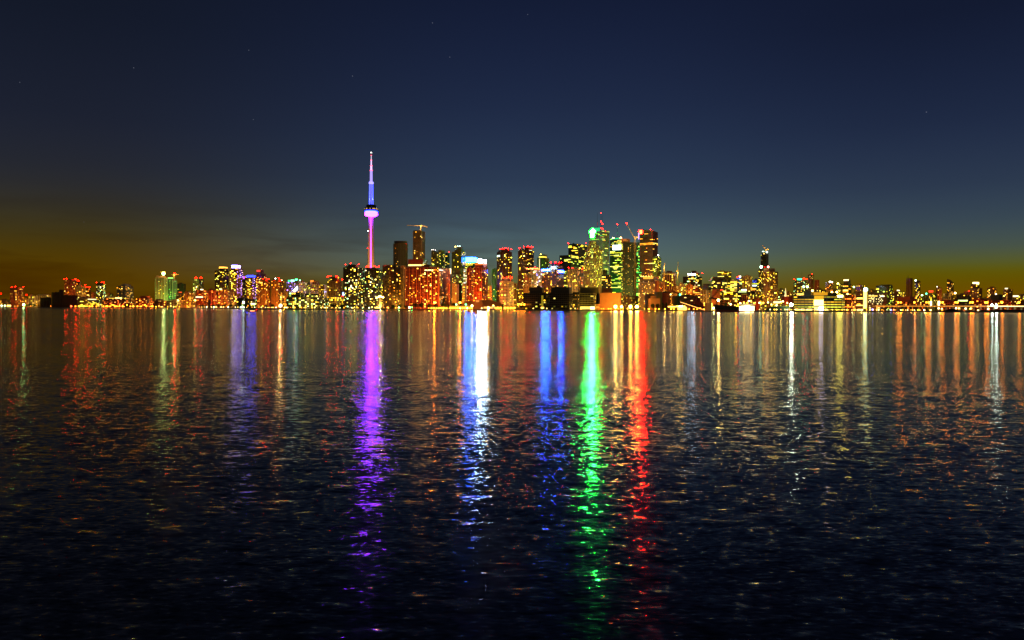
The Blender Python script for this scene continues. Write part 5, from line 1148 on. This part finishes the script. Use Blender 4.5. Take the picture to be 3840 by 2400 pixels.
D = 1440; a = at(3613, 1165, D); a.z = GROUND; T = thing('flag_mast', 'dark slender mast on the far right gravel shore', 'mast', a); m = MB(); m.tube(a, at(3613, 1130, D), .4, .2, 6); m.build('pole', steel, T); m = MB(); b = at(3613, 1133, D); m.tube(b + Vector((-1.6, 0, 0)), b + Vector((1.6, 0, 0)), .15, .15, 5); m.build('crossarm', steel, T)
# dark pillar on the west promenade
D = 1800; a = at(784, 1150, D); T = thing('stone_pillar', 'dark stone memorial pillar on the promenade below the red-lit brick blocks', 'monument', (a.x, a.y, GROUND)); st_ = pmat('dark_stone', (.05, .04, .035), .9)
m = MB(); w = 4 * mpp(D); m.box((a.x - w, a.y, GROUND), (2 * w, 0, 0), (0, 4, 0), (0, 0, zat(784, 1130, D) - GROUND), bottom=False); m.build('shaft', st_, T); m = MB(); m.lathe((a.x, a.y + 2), [(w * .8, zat(784, 1130, D) + .02), (w * .6, zat(784, 1124, D)), (.2, zat(784, 1120, D))], 10); m.build('cap', st_, T)

# ------------------------------------------------------------------ trees
leafm = [pmat('leaf_dark', (.035, .055, .018), .9, .2, 0, .4, .3), pmat('leaf_mid', (.06, .085, .025), .9, .2, 0, .4, .3)]
bark = pmat('bark', (.05, .035, .025), .95)
def tree(label, px, wpx, ytop, D, poplar=False, leaf=0, group=None, n=420):
    rr = random.Random(label + str(px)); b = at(px, 1150, D); b.z = GROUND; zt = zat(px, ytop, D); H = zt - GROUND; W = wpx * mpp(D) / 2
    T = thing('tree', label, 'tree', b, group)
    m = MB(); m.tube(b, b + Vector((0, 0, H * .5)), H * .035 + .1, H * .015 + .05, 6)
    for k in range(5):
        g = rr.uniform(0, 6.28); m.tube(b + Vector((0, 0, H * (.25 + .05 * k))), b + Vector((W * .55 * math.cos(g), W * .55 * math.sin(g), H * (.5 + .07 * k))), H * .014, H * .006, 5)
    m.build('trunk', bark, T)
    m = MB(); lobes = []
    for k in range(9 if not poplar else 6):
        g = rr.uniform(0, 6.28); q = rr.uniform(.15, .62)
        lobes.append((b + Vector((W * q * math.cos(g), W * q * math.sin(g), H * (rr.uniform(.4, .8) if not poplar else .2 + .12 * k))), rr.uniform(.32, .5) * W if not poplar else W * rr.uniform(.5, .8)))
    for k in range(n):
        c, r = rr.choice(lobes); v = Vector((rr.gauss(0, 1), rr.gauss(0, 1), rr.gauss(0, 1) * (.75 if not poplar else 1.5))).normalized() * r * rr.uniform(.5, 1.08); p = c + v
        if p.z > zt: p.z = zt - rr.random() * .6
        s = rr.uniform(.35, .8) * max(.5, min(1.1, H / 10)); d1 = Vector((rr.gauss(0, 1), rr.gauss(0, 1), rr.gauss(0, 1))).normalized(); d2 = d1.orthogonal().normalized()
        m.quad(p - d1 * s - d2 * s * .5, p + d1 * s - d2 * s * .6, p + d1 * s * .8 + d2 * s * .6, p - d1 * s * .7 + d2 * s * .5, mi=k % 2)
    m.build('crown', leafm, T)
tree('large dark round tree in front of the low terminal wing', 1250, 34, 1137, 1440); tree('smaller dark tree between the terminal wing and the dark condominium pair', 1284, 28, 1142, 1445)
tree('dark tree at the foot of the left dark-pair condominium', 1330, 26, 1143, 1520); tree('dark tree at the foot of the right dark-pair condominium', 1372, 22, 1141, 1530)
for k, (x, w, y) in enumerate(((1474, 22, 1142), (1496, 26, 1140), (1520, 22, 1144))): tree(('leftmost', 'middle', 'rightmost')[k] + ' of three dark trees left of the red hotel foot', x, w, y, 1560)
for k, (x, w, y) in enumerate(((1558, 28, 1136), (1582, 30, 1134), (1606, 28, 1138), (1634, 26, 1140), (1664, 24, 1140), (1690, 22, 1141))): tree('dark tree in the row along the foot of the red hotel', x, w, y, 1610, leaf=1, group='trees along the red hotel')
tree('lit shrub tree at the right end of the red hotel foot', 1700, 18, 1132, 1640); tree('narrow dark cypress right of the arched hall', 1886, 9, 1136, 1550, True)
tree('left half of the dark round tree pair before the orange plant house', 2449, 24, 1136, 1565); tree('right half of the dark round tree pair before the orange plant house', 2466, 24, 1137, 1568)
tree('left dark poplar at the foot of the fat red silo', 2486, 11, 1131, 1560, True); tree('right dark poplar at the foot of the fat red silo', 2498, 12, 1131, 1562, True)
for k, (x, w, y) in enumerate(((745, 18, 1143), (762, 20, 1141), (800, 24, 1142), (820, 26, 1140), (842, 26, 1142), (866, 26, 1142), (888, 22, 1143))): tree('dark tree in the promenade row below the red-lit brick blocks', x, w, y, 1830, group='promenade trees west')
for k, (x, w, y) in enumerate(((978, 22, 1146), (1000, 26, 1143), (1022, 20, 1141))): tree(('leftmost', 'middle', 'rightmost')[k] + ' of three dark trees below the tan apartment slabs', x, w, y, 1420)
for k, (x, w, y) in enumerate(((100, 14, 1142), (112, 18, 1138), (128, 18, 1139), (142, 14, 1142))): tree('green-lit tree beside the green starlike lamp', x, w, y, 2190, leaf=1, group='green-lit trees west')
for k, (x, w, y) in enumerate(((3000, 12, 1152), (3022, 12, 1152), (3110, 14, 1152), (3128, 14, 1153), (3150, 12, 1154), (3172, 12, 1154), (3192, 14, 1152), (3212, 10, 1155))): tree('small tree among the lamps before the wide black office', x, w, y, 1425, group='promenade trees east', n=200)
for k, (x, w, y) in enumerate(((3315, 14, 1152), (3384, 16, 1151), (3398, 14, 1153), (3416, 16, 1151), (3440, 16, 1153), (3462, 14, 1154), (3476, 14, 1152))): tree('dark tree in front of the elevated road', x, w, y, 1510, group='trees before the elevated road', n=260)
for k, (x, w, y) in enumerate(((2905, 20, 1072), (2932, 26, 1078))): tree(('left', 'right')[k] + ' dark treetop right of the tan balcony tower', x + 20, w, y, 2040)
tree('dark tree against the dark red shed on the ship quay', 2722, 20, 1133, 1500); tree('dark treetop behind the lit bay of the wharf', 1956, 16, 1143, 1545)

# ------------------------------------------------------------------ lamps
THIN = {'promenade lamps west', 'terminal quay lamps', 'lamps at the dark pair', 'ferry quay lamps', 'sugar quay lamps', 'quay lamps right of ship', 'promenade lamps east', 'under-road lamps', 'quay lamps unfinished pair'}
LM = {}; LAMP_GAIN = 1.1; WATTS = .10
def lamp_mesh(h, r, col, gain):
    k = (round(h, 1), round(r, 1), col, gain)
    if k not in LM:
        a = MB(); a.tube((0, 0, 0), (0, 0, k[0] - r * .6), .16, .1, 6); a.tube((0, 0, k[0] - r * .7), (0, 0, k[0] - r * .55), r * .5, r * .5, 8); o = a.build('t', steel); pm = o.data; bpy.data.objects.remove(o)
        b = MB(); b.ball((0, 0, k[0]), r, 0, 8, 6); o = b.build('t', emat(col, gain)); hm = o.data; bpy.data.objects.remove(o); LM[k] = (pm, hm)
    return LM[k]
def lamp(label, px, py, rp, col, gain, D=None, group=None, watts=0, name='street_lamp'):
    rq = random.Random(label + str(px))
    if group and group in THIN and rq.random() < .38: return None
    if group in THIN: rp *= rq.uniform(.6, 1.15)
    D = D or shore(px) + 6; p = at(px, py, D); g = Vector((p.x, D, GROUND)); h = max(2.5, p.z - GROUND)
    if p.z - GROUND < 2.5: h = 2.5
    gain *= LAMP_GAIN if gain < 20 else 2.6
    pm, hm = lamp_mesh(h, rp * mpp(D) * .9, col, gain)
    T = thing(name, label, 'lamp', g, group); inst('pole', pm, g, T); inst('lamp_globe', hm, g, T)
    if watts:
        l = bpy.data.lights.new('lamp_light', 'POINT'); l.energy = watts * (WATTS if gain < 50 else .34); l.color = col; l.shadow_soft_size = max(.6, rp * mpp(D)); o = bpy.data.objects.new('lamp_light', l); COL.objects.link(o); o.parent = T; o.location = (0, -1.2 * l.shadow_soft_size - .4, h)
    return T
SO = (1.0, .22, .01); GO = (1.0, .48, .025); GR = (.05, 1, .15); WH = (1.0, .66, .12)
lamp('green starlike lamp on the far left shore', 89, 1143, 3.6, (.35, 1, .3), 26, watts=2e4)
for k, (x, c) in enumerate(((6, (.7, 1, .5)), (18, (.7, 1, .5)), (30, WH), (38, WH))): lamp('white-green dock lamp at the far left edge', x, 1146, 2.6, c, 9, group='dock lamps far left', name='dock_lamp')
for x in (66, 115, 190): lamp('small amber shore lamp near the grain silos', x, 1150, 1.3, SO, 9, group='small shore lamps by the silos')
lamp('red lamp at the right foot of the grain silos', 267, 1148, 3.0, (1, .08, .02), 14, D=2190); lamp('red mast lamp at the far left picture edge', 4, 1101, 2.2, RED, 14, D=2300); lamp('red mast lamp right of the isolated brown apartment block', 99, 1106, 2.4, RED, 14, D=2320)
for i, x in enumerate((283, 298, 306, 314, 336, 346, 362, 369, 388, 398, 403, 413, 420, 431, 438, 447, 460, 476, 489, 500, 516, 529, 543, 549, 567, 572)):
    lamp('orange lamp in the string along the left waterfront', x, 1148.5 - (i % 5 == 2) * 5, (2.2, 2.9, 2.5)[i % 3], GO if i in (1, 2, 3) else SO, 13, group='orange lamps left waterfront', watts=2.6e4 if i % 3 == 0 else 0)
for i, x in enumerate(range(585, 735, 11)): lamp('white-gold lamp on the quay below the unfinished pair', x, 1150.5 - (i % 4 == 1) * 3, 1.9, (GO, WH, (1, .8, .2), SO)[i % 4], 10, group='quay lamps unfinished pair', watts=1.6e4 if i % 4 == 0 else 0)
lamp('tall twin-head white lamp left of the white-strip orange block', 668, 1126, 3.4, WH, 10, D=1960, watts=2e4); lamp('tall white lamp at the red brick block foot', 732, 1126, 3.4, WH, 10, D=1950, watts=2e4)
for i, x in enumerate(range(748, 900, 9)): lamp('white-green lamp in the promenade string under the dark trees', x, 1152.5 + (i % 3), 1.9, ((.85, 1, .6), WH, (1, .7, .2))[i % 3], 11, group='promenade lamps west', watts=1.8e4 if i % 5 == 1 else 0)
lamp('bright teal-white mast lamp behind the motorboat', 913, 1134, 4.0, (.6, 1, .85), 18, D=1700, watts=3e4)
for i, x in enumerate(range(905, 1290, 8)): lamp('small gold lamp in the crowded string before the long terminal', x + (i * 7) % 5, 1154 + (i % 3) * 1.3 - (i % 7 == 3) * 7, (1.5, 2.0, 1.3)[i % 3], (GO, WH, (1, .8, .2), (.8, 1, .5), SO)[(i * 3) % 5], 10, group='terminal quay lamps', watts=1.6e4 if i % 5 == 0 else 0)
lamp('large white lamp beside the red-lit loading crane', 1049, 1146, 4.2, WH, 13, watts=3e4)
for i, x in enumerate(range(1296, 1420, 11)): lamp('cream lamp along the foot of the dark condominium pair', x, 1152 + (i % 3), 2.2, (WH, GO, (.8, 1, .5))[i % 3], 9, group='lamps at the dark pair', watts=1.5e4 if i % 3 == 0 else 0)
for x, c, r in ((1453, (1, .2, .03), 2.6), (1496, (.4, 1, .3), 2.8), (1535, (1, .85, .25), 4.2), (1545, GR, 2.0)): lamp({1453: 'red-orange lamp right of the gold-masted ship', 1496: 'green lamp under the dark trees left of the red hotel', 1535: 'large yellow lamp left of the ferry canopy', 1545: 'small green lamp beside the large yellow lamp'}[x], x, 1153, r, c, 12, watts=1.5e4)
for i, x in enumerate((1629, 1725)): lamp(('tall orange lamp in front of the red hotel', 'tall orange lamp at the blazing ferry dock')[i], x, 1135, 4.0, SO, 20, D=1585, watts=1.6e5)
for i, x in enumerate((1711, 1747)): lamp(('left green signal lamp at the ferry dock', 'right green signal lamp at the ferry dock')[i], x, 1142, 3.0, (.05, 1, .25), 16, D=1580)
for i, x in enumerate(range(1608, 1812, 9)): lamp('gold globe lamp on the ferry quay edge', x, 1155 + (i % 3) * 1.2, (1.9, 2.5, 1.6)[i % 3], (GO, (1, .7, .2), SO)[i % 3], 15, group='ferry quay lamps', watts=5e4 if i % 3 == 0 else 0)
lamp('large gold lamp before the arched hall', 1770, 1147, 4.2, (1, .72, .25), 18, watts=8e4); lamp('starlike orange lamp at the arched hall right end', 1831, 1155, 4.6, (1, .5, .1), 24, watts=1e5); lamp('tall white lamp right of the arched hall middle', 1850, 1146, 2.8, WH, 14, watts=3e4)
for i, x in enumerate((1866, 1878, 1893, 1904, 1916, 1930)): lamp('warm lamp along the kiosks below the white grid condominium', x, 1154, 2.6, GO, 11, group='kiosk lamps', watts=3e4 if i % 2 else 0)
for i, x in enumerate((1943, 1955, 1966)): lamp('orange-red lamp left of the black wharf block', x, 1142, 4.0, SO, 13, group='orange lamps by the wharf', watts=6e4, D=1555)
for i, x in enumerate((2000, 2034, 2050, 2140, 2157)): lamp('small white lamp on the dark wharf edge', x, 1157, 1.8, WH, 8, group='wharf edge lamps')
for i, (x, g) in enumerate(((2308, 34), (2331, 26), (2364, 34), (2388, 34))): lamp('starlike orange floodlamp in the row of four right of the orange hall' if i else 'starlike orange floodlamp in front of the orange hall', x, 1150, (6.2, 4.6, 6.2, 6.2)[i], (1, .46, .06), g, D=1570, watts=(2.4e5, 1.4e5, 2e5, 2e5)[i], group='starlike floodlamps' if i else None, name='flood_lamp')
for i, x in enumerate(range(2255, 2440, 9)): lamp('low amber lamp along the quay below the starlike floodlamps', x, 1160 + (i % 3), (1.4, 1.9)[i % 2], GO, 10, group='sugar quay lamps', watts=4e4 if i % 4 == 0 else 0)
for i, x in enumerate((2432, 2458, 2471, 2494, 2516, 2527)): lamp('small white-gold lamp at the foot of the fat red silo', x, 1160, 2.2, GO, 10, group='silo foot lamps', watts=4e4 if i % 2 else 0)
lamp('green lamp on the conveyor by the big dark red sugar shed', 2550, 1105, 3.4, (.05, 1, .3), 14, D=1600, watts=0); lamp('white lamp on the fat red silo', 2515, 1104, 2.4, (1, .6, .2), 12, D=1585, watts=3e4)
for i, x in enumerate((2560, 2584, 2602, 2614, 2626, 2640)): lamp('orange lamp under the inclined conveyor', x, 1161 - (i == 4) * 5, 2.4, SO, 12, group='conveyor lamps', watts=6e4 if i % 2 == 0 else 0, D=1548)
lamp('green-white starlike lamp at the freighter bow', 2677, 1156, 4.0, (.85, 1, .4), 20, D=1340, watts=4e4); lamp('tall gold lamp above the freighter bow', 2694, 1126, 5.0, (1, .62, .15), 20, D=1480, watts=1e5)
for i, (x, y) in enumerate(((2760, 1128), (2768, 1142), (2776, 1137), (2790, 1135), (2802, 1136), (2808, 1129), (2816, 1129), (2828, 1137), (2848, 1136), (2862, 1136), (2768, 1150), (2740, 1141))): lamp('orange lamp in the cluster behind the floodlit ship', x, y, 3.4, (GO, SO, (1, .7, .25))[i % 3], 13, D=1470 + 6 * i, group='lamps behind the ship', watts=6e4 if i % 3 == 0 else 0)
for i, x in enumerate(range(2840, 2975, 8)): lamp('small warm lamp on the quay right of the floodlit ship', x, 1161 + (i % 2) * 1.5, 1.9, (GO, WH, (1, .7, .3), (1, .2, .05))[i % 4], 10, group='quay lamps right of ship', watts=2.5e4 if i % 4 == 0 else 0)
for i, (x, y) in enumerate(((2880, 1134), (2893, 1142), (2912, 1145), (2928, 1132), (2936, 1130), (2952, 1136))): lamp('yellow lamp in the low cluster below the tan balcony tower', x, y, 3.0, ((1, .8, .25), WH)[i % 2], 12, D=1520 + 5 * i, group='lamps below balcony tower', watts=4e4 if i % 2 else 0)
lamp('blinding white starlike lamp left of the wide black office', 2967, 1143, 6.5, (.85, 1, .72), 40, D=1420, watts=1.2e5, name='flood_lamp')
for i, x in enumerate(range(2982, 3240, 7)): lamp('gold lamp in the promenade string before the wide black office', x + (i * 5) % 4, 1163 + (i % 3), (1.8, 2.5, 1.5)[i % 3], ((1, .75, .25), GO, WH)[i % 3], 12, group='promenade lamps east', watts=2e4 if i % 5 == 0 else 0)
lamp('deep blue lamp right of the glowing white pylon', 3272, 1161, 2.6, (.05, .12, 1), 18); lamp('blue lamp next to a red one before the elevated road', 3341, 1162, 2.6, (.05, .12, 1), 18); lamp('red lamp next to a blue one before the elevated road', 3352, 1162, 2.8, (1, .1, .03), 14)
for i, x in enumerate(range(3250, 3470, 9)): lamp('small gold lamp under the elevated road, left half', x + (i * 3) % 5, 1162 + (i % 3), (1.3, 1.9)[i % 2], (GO, WH, (.8, 1, .5))[i % 3], 9, group='under-road lamps', watts=2e4 if i % 6 == 0 else 0)
for i, x in enumerate((3368, 3378, 3429, 3474, 3483, 3526, 3535, 3582, 3590, 3639, 3647, 3694, 3702, 3757, 3821)): lamp('tall orange lamp on the elevated road', x, 1134, (3.8, 3.0)[i % 2] if i < 13 else 4.6, SO, 16, D=1585, group='elevated road lamps', watts=9e4)
for i, (x, y) in enumerate(((3520, 1156), (3532, 1158), (3585, 1156), (3596, 1156), (3621, 1157), (3640, 1157), (3466, 1163), (3490, 1163), (3706, 1158), (3668, 1164))): lamp('white-gold lamp under the elevated road near the gravel heap', x, y, 2.8, ((1, .8, .35), WH)[i % 2], 12, D=1500, group='lamps by the gravel heap', watts=2e4 if i % 3 == 0 else 0)
for i, (x, y) in enumerate(((3720, 1143), (3736, 1143), (3736, 1152))): lamp(('left', 'right', 'lower')[i] + ' of three teal-white lamps by the bright end of the elevated road', x, y, 3.2, (.75, 1, .8), 20, D=1480, watts=3e4)
lamp('amber lamp high on a pole right of the slant-topped tower', 3582, 1099, 4.0, (1, .5, .2), 12, D=1760, watts=2e4)

# ------------------------------------------------------------------ added floodlights that wash the facades in place of city glow
TINT = {'brick': (1, .20, .02, 1.0), 'redbrick': (1, .13, .012, 1.2), 'orange': (1, .32, .03, 1.2), 'darkred': (1, .13, .012, 3.0), 'tan': (1, .46, .04, .9), 'conc': (1, .55, .08, .7),
        'white': (1, .66, .12, .5), 'olive': (.9, .7, .06, .8), 'green': (.10, 1, .14, 1.6), 'brown': (1, .30, .03, .9), 'blue': (.35, .3, 1, 1.2), 'dark': (1, .5, .06, .7), 'grey': (1, .5, .08, .7)}
def inside(x, y, P):
    Q = ccw(P); return all((b[0] - a[0]) * (y - a[1]) - (b[1] - a[1]) * (x - a[0]) > -2.0 * math.dist(a, b) for a, b in zip(Q, Q[1:] + Q[:1]))
fix = MB(); fix.box((-.6, -.4, 0), (1.2, 0, 0), (0, .8, 0), (0, 0, .9)); o = fix.build('t', steel); fixm = o.data; bpy.data.objects.remove(o)
NF = 0; FLOOD = 60.0
for P, w, z1, label in TOWERS:
    if w not in TINT: continue
    r, g, b, k = TINT[w]
    if label.startswith('tallest white striped'): r, g, b, k = .4, 1, .4, 1.4  # green wash added to stand in for the sign's spill
    H = z1 - GROUND; near = min(P, key=lambda q: q[1]); cxm = sum(q[0] for q in P) / len(P); cym = sum(q[1] for q in P) / len(P)
    L = math.hypot(cxm, cym); ux, uy = -cxm / L, -cym / L
    fx, fy = (near[0] + cxm) / 2 * 1, near[1]
    t = cxm / cym; fx = t * near[1]
    best = None
    for d in (.7 * H, .55 * H, .42 * H, .32 * H, .24 * H, 16, 10):
        d = min(d, 70); x, y = fx + ux * d, fy + uy * d
        if y < shore(1920 + x / y * FPX) + 3: continue
        if not any(inside(x, y, Q) for Q in FOOT): best = (x, y, d); break
    if not best: continue
    x, y, d = best
    T = [o for o in bpy.data.objects if o.get('label') == label][0]
    inst('added_floodlight', fixm, (x, y, GROUND), T)
    l = bpy.data.lights.new('facade_wash', 'SPOT'); l.energy = FLOOD * k * (d * d + (.3 * H) ** 2); l.color = (r, g, b); l.spot_size = math.radians(150); l.spot_blend = .5; l.shadow_soft_size = .5
    q = bpy.data.objects.new('facade_wash', l); COL.objects.link(q); q.parent = T; p = Vector((x, y, GROUND + 1.6)); q.location = p - T.location
    q.rotation_euler = (Vector((fx, fy, GROUND + .55 * H)) - p).to_track_quat('-Z', 'Y').to_euler(); NF += 1
